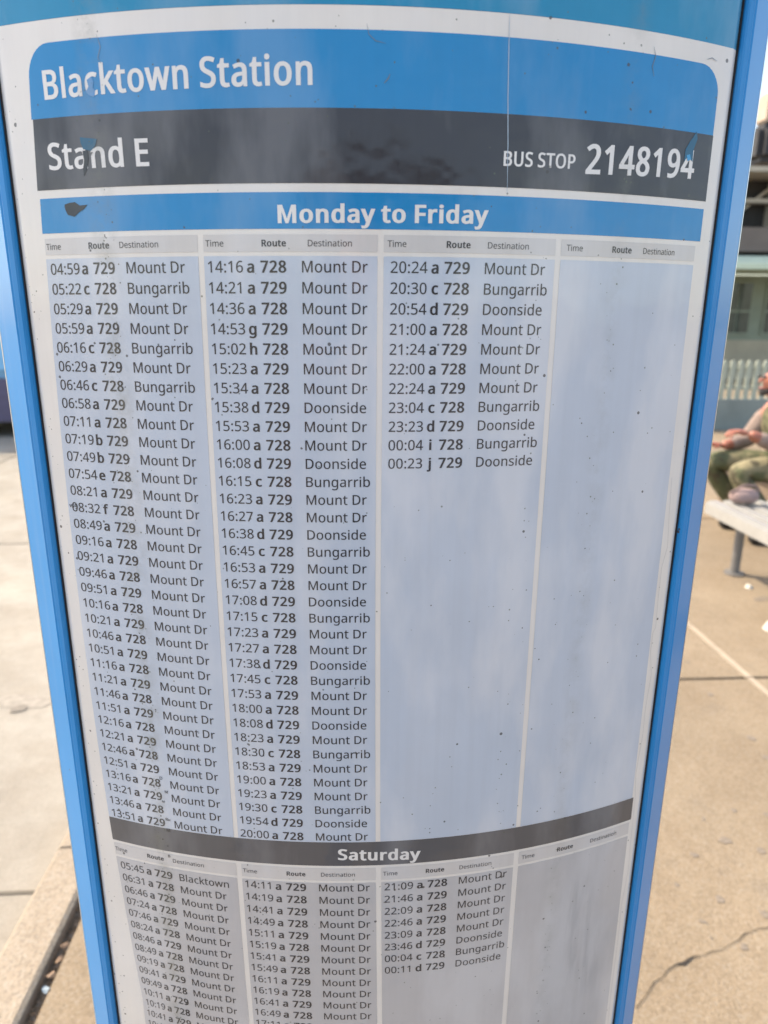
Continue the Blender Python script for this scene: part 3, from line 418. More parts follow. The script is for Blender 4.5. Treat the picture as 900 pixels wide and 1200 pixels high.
def blob(name, u, v, w, h, mat, z, parent, seed=0, ang=0, dome=.0015):
    c = world_pt(u, v, z=z); rn = random.Random(seed); n = 18
    vs = [(0, 0, dome)]; ca, sa = math.cos(ang), math.sin(ang)
    for rr, hh in ((.55, dome * .9), (1, .0002)):
        for i in range(n):
            a = 2 * math.pi * i / n; k = rr * (1 + .45 * (noise.noise(Vector((math.cos(a) * 1.7, math.sin(a) * 1.7, seed * 3.1)))))
            x, y = w * k * math.cos(a), h * k * math.sin(a); vs.append((x * ca - y * sa, x * sa + y * ca, hh))
    fs = [(0, 1 + i, 1 + (i + 1) % n) for i in range(n)] + [(1 + i, 1 + n + i, 1 + n + (i + 1) % n, 1 + (i + 1) % n) for i in range(n)]
    return mesh_obj(name, vs, fs, mat, parent, True, loc=(c.x, c.y, z + .0015))
for i, (u, v, w, h) in enumerate([(850, 985, .022, .013), (891, 997, .014, .012), (813, 1002, .010, .012), (793, 1037, .007, .008), (843, 1054, .011, .014),
                                  (872, 1110, .011, .010), (823, 1080, .006, .009), (895, 1071, .013, .010), (898, 955, .010, .010), (860, 950, .010, .010), (833, 1099, .004, .004),
                                  (832, 814, .012, .013), (806, 776, .011, .012), (824, 960, .006, .008), (892, 702, .05, .03), (880, 865, .016, .018), (898, 888, .014, .02)]):
    blob('gum_spot', u, v, w, h, GUM, 0.0, sub, i, i * .7)
# kerb strip between road and footpath
kerb = empty('kerb', (-.83, 0, 0)); tag(kerb, kind='structure')
ky = [-8, -5.5, -3, -.6, 1.27, 3.6, 6, 8.4, 10.8, 14, 18, 24, 30]
for y0, y1 in zip(ky, ky[1:]):
    prof = [(-.06, -.13), (-.06, -.012), (-.048, .0), (.058, .004), (.068, -.004), (.072, -.13)]
    vs = [(x, y, z) for y in (y0 + .004, y1 - .004) for x, z in prof]; n = len(prof)
    fs = [(i, i + n, (i + 1) % n + n, (i + 1) % n) for i in range(n)] + [tuple(range(n)), tuple(range(2 * n - 1, n - 1, -1))]
    mesh_obj('kerb_stone', vs, fs, C_KERB, kerb)
# road joints as proud-less recessed cuts: narrow dark grooves on the slab edges
JOINT = simple('joint_grime', (.12, .105, .085), .9)
rj = empty('road_joints', (0, 0, -.125)); tag(rj, kind='structure')
for y in (1.235, 4.6, 8.2):
    MB().box(-12, -.9, y - .006, y + .006, 0, .003).obj('joint', JOINT, rj)
for x in (-4.2, -7.8):
    MB().box(x - .008, x + .008, -4, 14, 0, .0045).obj('joint', JOINT, rj)
STAIN = simple('damp_stain', (.25, .225, .19), .8, var=.25, scale=30)
STAIN2 = simple('dark_stain', (.17, .15, .125), .8, var=.3, scale=50)
blob('stain', 30, 822, .13, .055, STAIN, -.125, road, 31, -.15, .002)
blob('stain', 22, 830, .035, .03, STAIN2, -.122, road, 32, 0, .002)
LEAF = simple('dry_leaf', (.20, .125, .075), .6, var=.35, scale=80)
LEAF2 = simple('pale_scrap', (.26, .32, .36), .6, var=.2, scale=60)
lf = []
for i, (u, v, mt, lab) in enumerate([(76, 1108, LEAF, 'small orange leaf scrap lodged high in the kerb gap'), (70, 1125, LEAF, 'brown leaf scrap just below the orange one in the kerb gap'), (54, 1160, LEAF2, 'pale bluish scrap low in the dark kerb gap'), (60, 1143, LEAF, 'tiny curled brown leaf in the middle of the kerb gap')]):
    c = world_pt(u, v, z=-.005); vs = []; n = 10
    for k in range(n):
        a = 2 * math.pi * k / n; r_ = .011 * (1 + .5 * noise.noise(Vector((math.cos(a) * 2, math.sin(a) * 2, i * 5.))))
        vs.append((r_ * math.cos(a), r_ * .7 * math.sin(a), .004 * math.sin(a * 2)))
    vs2 = [(x, y, z + .0008) for x, y, z in vs]
    fs = [tuple(range(n - 1, -1, -1)), tuple(range(n, 2 * n))] + [(k, (k + 1) % n, n + (k + 1) % n, n + k) for k in range(n)]
    o = mesh_obj('leaf_scrap', vs + vs2, fs, mt, loc=(c.x, c.y, -.004)); o.rotation_euler.z = i * 1.1
    tag(o, lab, 'litter')
gr_v, gr_f = [], []
for i in range(900):                       # grit in the gap beside the kerb
    x = -.757 + random.random() * .03; y = .2 + random.random() * 2.2; r_ = .0012 + .003 * random.random() ** 2; z = -.03 + random.random() * .006
    b = len(gr_v); gr_v += [(x - r_, y, z), (x + r_, y + r_ * .4, z), (x, y + r_, z), (x, y, z + r_ * 1.6)]
    gr_f += [(b, b + 1, b + 3), (b + 1, b + 2, b + 3), (b + 2, b, b + 3)]
tag(mesh_obj('gap_grit', gr_v, gr_f, concrete('grit', (.35, .26, .17), .8)), 'loose grit and soil in the gap beside the kerb', 'grit', kind='stuff')
PAPER = simple('white_paper', (.50, .47, .42), .7, var=.05)
def litter(u, v, w, h, label, seed):
    c = world_pt(u, v, z=.01); n = 12; vs = [(0, 0, h * 1.6)]
    for rr, zz in ((.6, h * 1.3), (1, .0)):
        for i in range(n):
            a = 2 * math.pi * i / n; k = rr * w * (1 + .4 * noise.noise(Vector((math.cos(a) * 2, math.sin(a) * 2, seed))))
            vs.append((k * math.cos(a), k * math.sin(a), zz * (1 + .5 * noise.noise(Vector((a, rr, seed))))))
    fs = [(0, 1 + i, 1 + (i + 1) % n) for i in range(n)] + [(1 + i, 1 + n + i, 1 + n + (i + 1) % n, 1 + (i + 1) % n) for i in range(n)]
    o = mesh_obj('crumpled_paper', vs, fs, PAPER, None, False, loc=(c.x, c.y, .001)); tag(o, label, 'litter')
litter(878, 687, .024, .012, 'small white scrap of paper on the tan footpath nearer the bench', 2.2)
litter(905, 736, .042, .03, 'larger crumpled white paper on the tan footpath at the right', 5.1)

# ================================================================== the timetable pylon
pylon = empty('timetable_pylon', (0, .06, 0))
tag(pylon, 'tall bright blue bus stop pylon with a curved Blacktown Station Stand E timetable', 'sign')
def pp(o):                                 # keep world coordinates under the pylon's origin
    o.matrix_parent_inverse = Matrix.Translation((0, -.06, 0)); return o
ZB, ZT = .04, 2.35
E0 = surf(W, 0) - Vector((0, .14 * U, 0))                           # right panel edge; mirrored on the left
def frame_side(sg):
    ex, ey = E0.x, E0.y; u = U
    prof = [(ex - .10 * u, ey + .30 * u), (ex - .02 * u, ey - .30 * u), (ex + .06 * u, ey - .42 * u), (ex + .16 * u, ey - .47 * u),
            (ex + .44 * u, ey - .36 * u), (ex + .50 * u, ey - .30 * u), (ex + .62 * u, ey - .28 * u), (ex + 2.30 * u, ey + 1.42 * u), (ex + 2.42 * u, ey + 1.62 * u), (ex + 2.46 * u, ey + 1.9 * u),
            (ex + 2.46 * u, ey + 5.0 * u), (ex + .6 * u, ey + 6.4 * u), (ex - .10 * u, ey + 6.0 * u)]
    return [(x * sg, y) for x, y in (prof if sg > 0 else prof[::-1])]
for sg in (-1, 1):
    o = MB().prism(frame_side(sg), ZB, ZT).obj('frame_bar', PAINT, pylon); pp(o)
    e = MB().prism([(x * sg, y) for x, y in ((E0.x + 2.425 * U, E0.y + 1.60 * U), (E0.x + 2.50 * U, E0.y + 1.66 * U), (E0.x + 2.53 * U, E0.y + 2.4 * U), (E0.x + 2.44 * U, E0.y + 2.4 * U))][::sg], ZB + .01, ZT - .01).obj('edge_trim', ALU, o)
    e.matrix_parent_inverse = Matrix()
    gk = MB().prism([(x * sg, y) for x, y in ((E0.x - .13 * U, E0.y + 1.5 * U), (E0.x - .125 * U, E0.y - .10 * U), (E0.x - .06 * U, E0.y - .22 * U), (E0.x - .06 * U, E0.y + 1.5 * U))][::sg], ZB, ZT).obj('gasket', RUBBER, o)
# rear shell, cap and foot
n = 24; pts = []
for i in range(n + 1):
    a = -1 + 2 * i / n; pts.append((a * (E0.x - .0015), E0.y + 5.9 * U + .07 * math.sqrt(max(0, 1 - a * a * .96))))
pts = [(-(E0.x - .0015), E0.y + 1.2 * U)] + pts + [((E0.x - .0015), E0.y + 1.2 * U)]
pp(MB().prism(pts[::-1], ZB, ZT).obj('rear_shell', PAINT, pylon))
cap = [(surf(-W + 2 * W * i / 20, 0).x, surf(-W + 2 * W * i / 20, 0).y - .004) for i in range(21)] + [(E0.x + .03, E0.y + .02), (E0.x + .03, E0.y + .085)]
cap += [(x, y + .004) for x, y in pts[1:-1]][::-1] + [(-E0.x - .03, E0.y + .085), (-E0.x - .03, E0.y + .02)]
pp(MB().prism(cap, ZT + .001, ZT + .04).obj('cap', PAINT, pylon))
pp(MB().prism([(x * .97, y + .01) for x, y in cap], 0, ZB - .001).obj('foot', DARKM, pylon))

# board substrate (closes the case behind the sheets) and the teal panel above
zt = (ZT - EYE) / U - Z0; zb = (ZB - EYE) / U - Z0
zw = 11.208
T1 = .00015; T2 = .0003; T3 = .0004
board = patch('backing_board', -W - .05, W + .05, zb, zt, -.002, P_TEAL, pylon, False, ns=60); pp(board)
teal = patch('header_panel', -W - .02, W + .02, zw + .02, zt, 0, P_TEAL, pylon, False, ns=60); pp(teal)
poster = patch('timetable_poster', -W - .02, W + .02, -92, zw, 0, P_WHITE, pylon, True, ns=60); pp(poster)
lower = patch('kick_panel', -W - .02, W + .02, zb, -92.3, 0, P_TEAL, pylon, False, ns=60); pp(lower)
SL, S12, S23, S34, SR = -18.0, -8.948, .140, 9.407, 18.329
# header band with rounded top corners
def arc(cx, cz, r, a0, a1, n=8): return [(cx + r * math.cos(a0 + (a1 - a0) * i / n), cz + r * math.sin(a0 + (a1 - a0) * i / n)) for i in range(n + 1)]
def band(name, s0, s1, z0, z1, mat, off=T1, r=0):
    ns = 64; top = []
    pts_u = [(s0 + (s1 - s0) * i / ns) for i in range(ns + 1)]
    if r:
        us = sorted(set([s0 + r * (1 - math.cos(math.pi / 2 * i / 8)) for i in range(9)] + [s1 - r * (1 - math.cos(math.pi / 2 * i / 8)) for i in range(9)] + [p for p in pts_u if s0 + r < p < s1 - r]))
    else: us = pts_u
    vs, fs, uv = [], [], []
    for s in us:
        zt_ = z1
        if r:
            d = max(0, s0 + r - s, s - (s1 - r)); zt_ = z1 - r + math.sqrt(max(0, r * r - d * d))
        for z in (z0, zt_):
            a, b = warp(s, z); vs.append(surf(a, b, off)); uv.append((a, b))
    for i in range(len(us) - 1): fs.append((2 * i, 2 * i + 2, 2 * i + 3, 2 * i + 1))
    return mesh_obj(name, vs, fs, mat, poster, True, uv)
band('header_band', SL - .35, SR + .38, 7.044, 10.247, P_BLUE, r=1.35)
band('stand_band', SL - .25, SR + .40, 3.80, 7.040, P_DARK)
band('day_band', SL - .12, SR + .32, 1.751, 3.408, P_BLUE)
band('day_band', SL, SR + .12, -36.218, -34.42, P_SAT)
LS = [(SL, S12 - .16), (S12 + .14, S23 - .17), (S23 + .14, S34 - .17), (S34 + .15, SR)]
for a, b in LS:
    patch('column_heading', a, b, .70, 1.50, T1, P_HEAD, poster)
    patch('timetable_column', a, b, -34.40, .50, T1, P_BODY, poster)
    patch('column_heading', a + .05, b, -37.38, -36.42, T1, P_HEAD, poster)
    patch('timetable_column', a + .05, b, -90, -37.57, T1, P_GREY, poster)
# lettering on the header
def line(name, txt, p0, p1, size, bold, mat, off=T2):
    s0, z0 = back(*p0); s1, z1 = back(*p1)
    t = Text(off); t.add(txt, s0, z0, size, bold, s1=s1, z1=z1, warped=False); return t.obj(name, mat, poster)
line('station_name', 'Blacktown Station', (50, 117), (369, 99), 2.55, .020, P_TEXTW)
line('stand_name', 'Stand E', (57, 199), (177, 194), 2.45, .020, P_TEXTW)
line('stop_caption', 'BUS STOP', (588, 194), (674, 198), 1.32, .020, P_TEXTW)
line('stop_number', '2148194', (684, 203), (812, 209), 2.7, .024, P_TEXTW)
line('day_name', 'Monday to Friday', (323, 261), (571, 262), 1.62, .030, P_TEXTW)
line('day_name', 'Saturday', (395, 1007), (492, 1006), 1.62, .032, P_TEXTW)
# column heading words: measured starts
for z_, hs in ((293, ((54, 105, 145), (239, 301, 350), (456, 520, 567), (662, 715, 751))),):
    pass
def heads(zbase, offs):
    for i, (a, r_, d_) in enumerate(offs):
        c = (SL, S12, S23, S34)[i]
        for w_, o_, b_ in (('Time', a, 0), ('Route', r_, .026), ('Destination', d_, 0)):
            Text(T2).add(w_, c + o_, zbase, .62, b_).obj('heading_word', P_INK, poster)
heads(.95, ((.08, 2.72, 4.55), (.25, 3.10, 5.42), (.32, 3.25, 5.38), (.45, 3.15, 5.15)))
heads(-37.05, ((.1, 2.55, 4.45), (.28, 3.12, 5.35), (.30, 3.05, 5.30), (.4, 3.0, 5.6)))
M, B, D, T = 'Mount Dr', 'Bungarrib', 'Doonside', 'Blacktown'
def rows(spec):
    out = []
    for w in spec.split():
        q = w.split(','); lt = q[1][0]; rt_ = '729' if q[1][1] == '9' else '728'
        out.append((q[0], lt, rt_, {'M': M, 'B': B, 'D': D, 'T': T}[q[2] if len(q) > 2 else 'M']))
    return out
MON1 = rows('04:59,a9 05:22,c8,B 05:29,a9 05:59,a9 06:16,c8,B 06:29,a9 06:46,c8,B 06:58,a9 07:11,a8 07:19,b9 07:49,b9 07:54,e8 08:21,a9 08:32,f8 08:49,a9 09:16,a8 09:21,a9 09:46,a8 09:51,a9 10:16,a8 10:21,a9 10:46,a8 10:51,a9 11:16,a8 11:21,a9 11:46,a8 11:51,a9 12:16,a8 12:21,a9 12:46,a8 12:51,a9 13:16,a8 13:21,a9 13:46,a8 13:51,a9')
MON2 = rows('14:16,a8 14:21,a9 14:36,a8 14:53,g9 15:02,h8 15:23,a9 15:34,a8 15:38,d9,D 15:53,a9 16:00,a8 16:08,d9,D 16:15,c8,B 16:23,a9 16:27,a8 16:38,d9,D 16:45,c8,B 16:53,a9 16:57,a8 17:08,d9,D 17:15,c8,B 17:23,a9 17:27,a8 17:38,d9,D 17:45,c8,B 17:53,a9 18:00,a8 18:08,d9,D 18:23,a9 18:30,c8,B 18:53,a9 19:00,a8 19:23,a9 19:30,c8,B 19:54,d9,D 20:00,a8')
MON3 = rows('20:24,a9 20:30,c8,B 20:54,d9,D 21:00,a8 21:24,a9 22:00,a8 22:24,a9 23:04,c8,B 23:23,d9,D 00:04,i8,B 00:23,j9,D')
SAT1 = rows('05:45,a9,T 06:31,a8 06:46,a9 07:24,a8 07:46,a9 08:24,a8 08:46,a9 08:49,a8 09:19,a8 09:41,a9 09:49,a8 10:11,a9 10:19,a8 10:41,a9 10:49,a8')
SAT2 = rows('14:11,a9 14:19,a8 14:41,a9 14:49,a8 15:11,a9 15:19,a8 15:41,a9 15:49,a8 16:11,a9 16:19,a8 16:41,a9 16:49,a8 17:11,a9')
SAT3 = rows('21:09,a8 21:46,a9 22:09,a8 22:46,a9 23:09,a8 23:46,d9,D 00:04,c8,B 00:11,d9,D')
# column offsets from its left rule: time, letter centre, route, destination
CO = [(.24, 2.44, 2.93, 4.84, .955, .93), (.27, 2.55, 3.02, 5.08, .965, .955), (.46, 2.74, 3.18, 5.24, .96, .96)]
def table(data, ci, ztop, pitch, sz):
    c = (SL, S12, S23)[ci]; a, l_, r_, d_, xs, xr = CO[ci]
    for i, (tm, lt, rt_, ds) in enumerate(data):
        z = ztop - i * pitch - .27 * sz / 1.13; t = Text(T2)
        t.add(tm, c + a, z, sz, .005, xs); t.add(lt, c + l_, z, sz, .024, xs, align='C')
        t.add(rt_, c + r_, z, sz, .023, xr); t.add(ds, c + d_, z, sz, .005, xs)
        t.obj('timetable_row', P_INK, poster)
table(MON1, 0, 0, 1, 1.13); table(MON2, 1, 0, 1, 1.13); table(MON3, 2, 0, 1, 1.13)
ZS0, PS = -37.948, .985
CO = [(.30, 2.55, 2.98, 4.76, .955, .95), (.30, 2.58, 3.06, 5.16, .97, .955), (.36, 2.72, 3.20, 5.26, .98, .96)]
table(SAT1, 0, ZS0 - .22, PS, 1.13); table(SAT2, 1, ZS0, PS, 1.13); table(SAT3, 2, ZS0, PS, 1.13)
# torn and missing bits of the sheet
TEARB = print_mat('torn_blue', (.006, .11, .20), .03); TEARD = print_mat('torn_dark', (.022, .024, .028), .03); TEARW = print_mat('torn_pale', (.55, .60, .62)); FADE = print_mat('rubbed_blue', (.012, .24, .55))
def scrap(name, px, mat, off=T3): outline(name, [back(*p) for p in px], off, mat, poster)
scrap('torn_patch', [(94, 161), (114, 163), (112, 171), (107, 177), (98, 175), (95, 168)], TEARB)
scrap('torn_patch', [(97, 177), (103, 176), (104, 186), (103, 196), (99, 207), (98, 198), (99, 188)], TEARD)
scrap('torn_patch', [(102, 94), (107, 90), (110, 96), (109, 103), (112, 107), (111, 114), (105, 112), (101, 108), (104, 102)], FADE)
scrap('torn_patch', [(76, 240), (81, 238), (88, 237), (94, 241), (103, 240), (99, 245), (93, 249), (88, 254), (80, 252), (77, 246)], TEARD)
scrap('torn_patch', [(816, 154), (817, 163), (812, 176), (811, 190), (806, 184), (801, 189), (803, 175), (808, 166), (811, 162)], TEARB)
scrap('torn_patch', [(804, 182), (808, 181), (809, 187), (805, 189)], print_mat('torn_cyan', (.03, .33, .62)), .0005)
# creases and hairline scores in the laminate
seam = Text(T3); 
def thin(name, px, w, mat, off=T3):
    q = [back(*p) for p in px]; vs, fs, uv = [], [], []
    for i, (s, z) in enumerate(q):
        a = Vector(q[min(i + 1, len(q) - 1)]) - Vector(q[max(0, i - 1)]); a.normalize(); nx, nz = -a.y, a.x
        ww = w * (1 if 0 < i < len(q) - 1 else .35)
        for k in (-1, 1): vs.append(surf(s + nx * ww * k, z + nz * ww * k, off)); uv.append((s + nx * ww * k, z + nz * ww * k))
        if i: b = 2 * i; fs.append((b - 2, b - 1, b + 1, b))
    return mesh_obj(name, vs, fs, mat, poster, True, uv)
SCORE = print_mat('laminate_score', (.42, .52, .62)); HAIR = print_mat('hair_scratch', (.16, .20, .24))
thin('laminate_score', [(597, 16), (596, 60), (595, 115), (595, 170), (594, 228)], .022, SCORE)
thin('scratch', [(430, 28), (432, 40), (440, 48), (452, 51)], .016, HAIR)
thin('scratch', [(113, 40), (118, 55), (115, 68), (119, 75)], .016, HAIR)
thin('scratch', [(766, 55), (768, 66), (764, 78), (766, 90)], .02, HAIR)
thin('scratch', [(450, 98), (455, 92), (457, 87)], .03, HAIR)
thin('scratch', [(828, 70), (834, 68), (840, 72)], .02, HAIR)
BLUST = print_mat('exposed_blue_streak', (.014, .22, .50))
0 and scrap('rubbed_streak', [(760, 98), (766, 92), (767, 110), (765, 128), (764, 146), (757, 145), (759, 120)], BLUST)
for tx, px_, sz_ in (('D', (187, 913), .45), ('M', (193, 929), .42), ('M', (190, 940), .34), ('Bu', (194, 961), .42), ('M', (195, 974), .5), ('K', (196, 992), .3), ('B', (197, 1004), .4), ('vs', (82, 594), .5), ('9', (88, 596), .6)):
    s_, z_ = back(*px_); Text(T3).add(tx, s_, z_, sz_, .01, warped=False).obj('stray_ink', P_INK, poster)
# peeling laminate along the right margin
EDGE = print_mat('laminate_edge', (.69, .655, .62))
rp = [(785, 560), (784, 600), (782, 640), (775, 665), (771, 700), (768, 735), (762, 742), (759, 765), (763, 790), (756, 830), (753, 860), (745, 905), (744, 935), (739, 985), (736, 1020), (728, 1060), (724, 1100), (716, 1160), (712, 1200)]
lp = [(s_ - .0, z_) for s_, z_ in [back(*p) for p in rp]]
poly = lp + [(19.45, z_) for s_, z_ in reversed(lp)]
vs, fs, uv = [], [], []
for i, (s_, z_) in enumerate(lp):
    s0_ = max(s_, 18.45)
    for q in (s0_, 19.46): vs.append(surf(q, z_, .0001)); uv.append((q, z_))
    if i: b = 2 * i; fs.append((b - 2, b - 1, b + 1, b))
mesh_obj('peeling_edge', vs, fs, EDGE, poster, True, uv)

# ================================================================== bench
WSLAT = simple('white_powder_coat', (.33, .325, .31), .35, var=.06, scale=20, coat=.3)
bench = empty('bench', (2.46, 2.55, 0)); tag(bench, 'white slatted backless bench on the tan footpath right of the blue pylon', 'bench')
for i in range(5):
    x = -.215 + i * .096
    MB().box(x, x + .070, -1.02, 1.02, .412, .452).obj('slat', WSLAT, bench, bevel=.009)
MB().box(-.235, -.222, -1.0, 1.0, .375, .445).obj('side_rail', WSLAT, bench, bevel=.003)
GREYM = simple('grey_metal', (.16, .155, .15), .5)
for y in (-.90, .90):
    MB().box(-.20, .26, y - .025, y + .025, .372, .410).obj('cross_bar', GREYM, bench)
    l = MB().tube((-.04, y, 0.012), (-.04, y, .371), .028, n=16).obj('leg', GREYM, bench, smooth=False)
    MB().tube((-.04, y, 0), (-.04, y, .0115), .06, n=20).obj('foot_plate', GREYM, l)

# ================================================================== seat block and person
BLOCK = simple('brown_seat', (.16, .12, .095), .7, var=.2)
sb = empty('seat_block', (3.15, 4.25, 0)); tag(sb, 'low brown seat block under the seated person beyond the white bench', 'seat')
MB().box(.08, .6, -.5, .9, .0, .40).obj('base', concrete('seat_base', (.28, .22, .17)), sb)
MB().box(.0, .64, -.54, .94, .401, .445).obj('seat_top', BLOCK, sb, bevel=.008)

def skin(name, chains, mat, parent, lvl=2, root=0):
    """connected joints with a radius each, grown into one continuous surface"""
    vs, es, rs = [], [], []
    idx = {}
    for ch in chains:
        prev = None
        for key, co, r in ch:
            if key in idx and key is not None: k = idx[key]
            else:
                k = len(vs); vs.append(co); rs.append(r if isinstance(r, tuple) else (r, r))
                if key is not None: idx[key] = k
            if prev is not None: es.append((prev, k))
            prev = k
    me = bpy.data.meshes.new(name); me.from_pydata(vs, es, []); me.update()
    o = bpy.data.objects.new(name, me); COL.objects.link(o); o.parent = parent
    md = o.modifiers.new('skin', 'SKIN'); md.use_smooth_shade = True
    for i, v in enumerate(me.skin_vertices[0].data): v.radius = rs[i]; v.use_root = (i == root)
    ss = o.modifiers.new('sub', 'SUBSURF'); ss.levels = lvl; ss.render_levels = lvl
    me.materials.append(mat)
    dg = bpy.context.evaluated_depsgraph_get(); dg.update(); ev = o.evaluated_get(dg)
    m2 = bpy.data.meshes.new_from_object(ev); o.modifiers.clear(); o.data = m2
    if not m2.materials: m2.materials.append(mat)
    m2.polygons.foreach_set('use_smooth', [True] * len(m2.polygons))
    return o
def cloth(name, col, col2=None, sc_=30):
    m, t, p = new_mat(name); tc = N(t, 'TexCoord')
    n_ = noise_n(t, tc.outputs['Object'], sc_ * .25 if col2 else sc_, 3)
    c = ramp(t, n_, (.42, col), (.55, col2 or tuple(v * 1.15 for v in col)))
    if col2: c = mix(t, ramp(t, noise_n(t, tc.outputs['Object'], sc_ * .4, 2), (.56, 0.0), (.6, 1.0)), c, tuple(v * .35 for v in col))
    lk(t, c, p.inputs['Base Color']); p.inputs['Roughness'].default_value = .85
    lk(t, bump(t, noise_n(t, tc.outputs['Object'], 14, 3), .6, .02), p.inputs['Normal']); return m
SKIN_ = simple('ruddy_skin', (.34, .13, .085), .5, var=.12, scale=14); SKIN_.node_tree.nodes['Principled BSDF'].inputs['Subsurface Weight'].default_value = .15
SLEEVE = cloth('pale_sleeve', (.22, .165, .14)); CAMO = cloth('camouflage_vest', (.22, .19, .11), (.09, .10, .05)); KHAKI = cloth('khaki_trousers', (.22, .20, .11)); HAIR_ = simple('dark_hair', (.015, .013, .012), .6, var=.4, scale=90, bmp=.6)
BOOT = simple('black_boot', (.02, .018, .017), .5)
per = empty('person', (3.02, 4.15, 0))
tag(per, 'person in camouflage vest and khaki trousers, seated and leaning forward beyond the white bench', 'person')
# local coordinates: faces -x, hips over the seat block
hip = (.22, .05, .53); chest = (.10, .05, .86); neckb = (.02, .05, 1.0)
skin('body', [
    [('hip', hip, (.15, .12)), ('waist', (.19, .05, .68), (.14, .115)), ('chest', chest, (.17, .13)), ('neck0', (.05, .05, .985), (.075, .07)), ('neck', (-.01, .05, 1.04), .055), ('skull0', (-.05, .05, 1.09), (.07, .068)), ('skull', (-.06, .05, 1.15), (.088, .078)), ('crown', (-.05, .05, 1.21), (.07, .065))],
    [('chest', chest, .15), ('shr', (.09, -.13, .94), .075), ('elr', (.02, -.24, .66), .052), ('wrr', (-.36, -.24, .82), .036)],
    [('chest', chest, .15), ('shl', (.09, .23, .94), .075), ('ell', (-.04, .30, .68), .052), ('wrl', (-.27, .22, .66), .036)],
    [('hip', hip, .15), ('hr', (.14, -.06, .52), .10), ('knr', (-.34, -.12, .54), .072), ('ankr', (.02, -.12, .12), .048)],
    [('hip', hip, .15), ('hl', (.14, .16, .52), .10), ('knl', (-.33, .26, .54), .072), ('ankl', (.02, .28, .12), .048)]], SKIN_, per)
skin('vest', [[('a', (.21, .05, .52), (.19, .17)), ('b', (.18, .05, .70), (.185, .16)), ('c', (.11, .05, .86), (.20, .165)), ('d', (.07, .05, .96), (.13, .11))],
              [('c', (.11, .05, .86), .15), ('e', (.09, -.12, .93), .09)], [('c', (.11, .05, .86), .15), ('f', (.09, .22, .93), .09)]], CAMO, per)
for nm, sh, el, wr in (('sleeve', (.09, -.15, .93), (.02, -.24, .66), (-.31, -.24, .80)), ('sleeve', (.09, .25, .93), (-.04, .30, .68), (-.22, .24, .665))):
    skin(nm, [[('s', sh, .085), ('m', tuple((Vector(sh) + Vector(el)) / 2), .075), ('e', el, .068), ('n', tuple((Vector(el) + Vector(wr)) / 2), .058), ('w', wr, .05)]], SLEEVE, per)
for yk, ya in ((-.12, -.12), (.26, .28)):
    skin('trouser_leg', [[('h', (.16, -.05 if yk < 0 else .15, .52), (.115, .11)), ('t', (-.10, yk * .8, .545), .10), ('k', (-.34, yk, .54), .086), ('c', (-.18, (yk + ya) / 2, .33), .075), ('a', (.01, ya, .12), .066)]], CAMO, per)
    skin('boot', [[('a', (.02, ya, .16), .058), ('h', (.03, ya, .055), .052), ('b', (-.07, ya, .045), (.05, .042)), ('t', (-.17, ya, .04), (.045, .036))]], BOOT, per)
# hands with five fingers each
for sg, w, rt2 in ((1, Vector((-.36, -.24, .82)), 0), (-1, Vector((-.27, .22, .66)), 0)):
    d = Vector((-1, 0, .18)).normalized(); sd = Vector((0, sg * -1, 0)); dn = Vector((0, 0, -1))
    ch = [[('w', tuple(w), (.028, .022)), ('p', tuple(w + d * .05), (.036, .020)), ('q', tuple(w + d * .085), (.034, .016))]]
    for k, (off, ln) in enumerate(((-.027, .066), (-.009, .076), (.009, .071), (.027, .056))):
        a = w + d * .088 + sd * off; b = a + d * ln * .45 + dn * .008; c = b + d * ln * .3 + dn * .022; e = c + d * ln * .12 + dn * .022
        ch.append([('q', tuple(w + d * .085), .03), (None, tuple(a), .0095), (None, tuple(b), .009), (None, tuple(c), .008), (None, tuple(e), .007)])
    a = w + d * .03 + sd * -.032; ch.append([('p', tuple(w + d * .05), .03), (None, tuple(a), .012), (None, tuple(a + d * .03 + sd * -.014 + dn * .012), .010), (None, tuple(a + d * .055 + sd * -.010 + dn * .022), .008)])
    skin('hand', ch, SKIN_, per)
# head details
hc = Vector((-.06, .05, 1.15))
skin('nose', [[('a', tuple(hc + Vector((-.082, 0, .015))), .010), ('b', tuple(hc + Vector((-.103, 0, -.018))), .014)]], SKIN_, per)
skin('mouth', [[('a', tuple(hc + Vector((-.080, -.022, -.052))), .006), ('b', tuple(hc + Vector((-.088, 0, -.052))), .007), ('c', tuple(hc + Vector((-.080, .022, -.052))), .006)]], simple('lips', (.38, .12, .10), .5), per)
for s in (-1, 1):
    skin('ear', [[('a', tuple(hc + Vector((.005, s * .074, .02))), (.010, .018)), ('b', tuple(hc + Vector((.0, s * .078, -.015))), (.008, .014))]], SKIN_, per, 1)
    skin('eyeglass', [[('a', tuple(hc + Vector((-.083, s * .045, .022))), .012), ('b', tuple(hc + Vector((-.090, s * .016, .022))), .014)]], simple('dark_lens', (.01, .01, .012), .15), per, 1)
    skin('glasses_arm', [[('a', tuple(hc + Vector((-.078, s * .062, .026))), .0035), ('b', tuple(hc + Vector((.005, s * .083, .026))), .0035)]], DARKM, per, 1)
skin('hair', [[('a', tuple(hc + Vector((-.035, 0, .075))), .062), ('b', tuple(hc + Vector((.02, 0, .07))), .082), ('c', tuple(hc + Vector((.055, 0, .02))), .075), ('d', tuple(hc + Vector((.05, 0, -.04))), .055)]], HAIR_, per)
skin('beard', [[('a', tuple(hc + Vector((-.045, -.045, -.065))), .020), ('b', tuple(hc + Vector((-.072, 0, -.092))), .026), ('c', tuple(hc + Vector((-.045, .045, -.065))), .020)]], HAIR_, per)
bag = empty('shoulder_bag', (2.74, 3.86, .452))
tag(bag, 'dusty pink soft bag resting on the far end of the white bench', 'bag')
bag.location = (2.42, 3.46, .452)
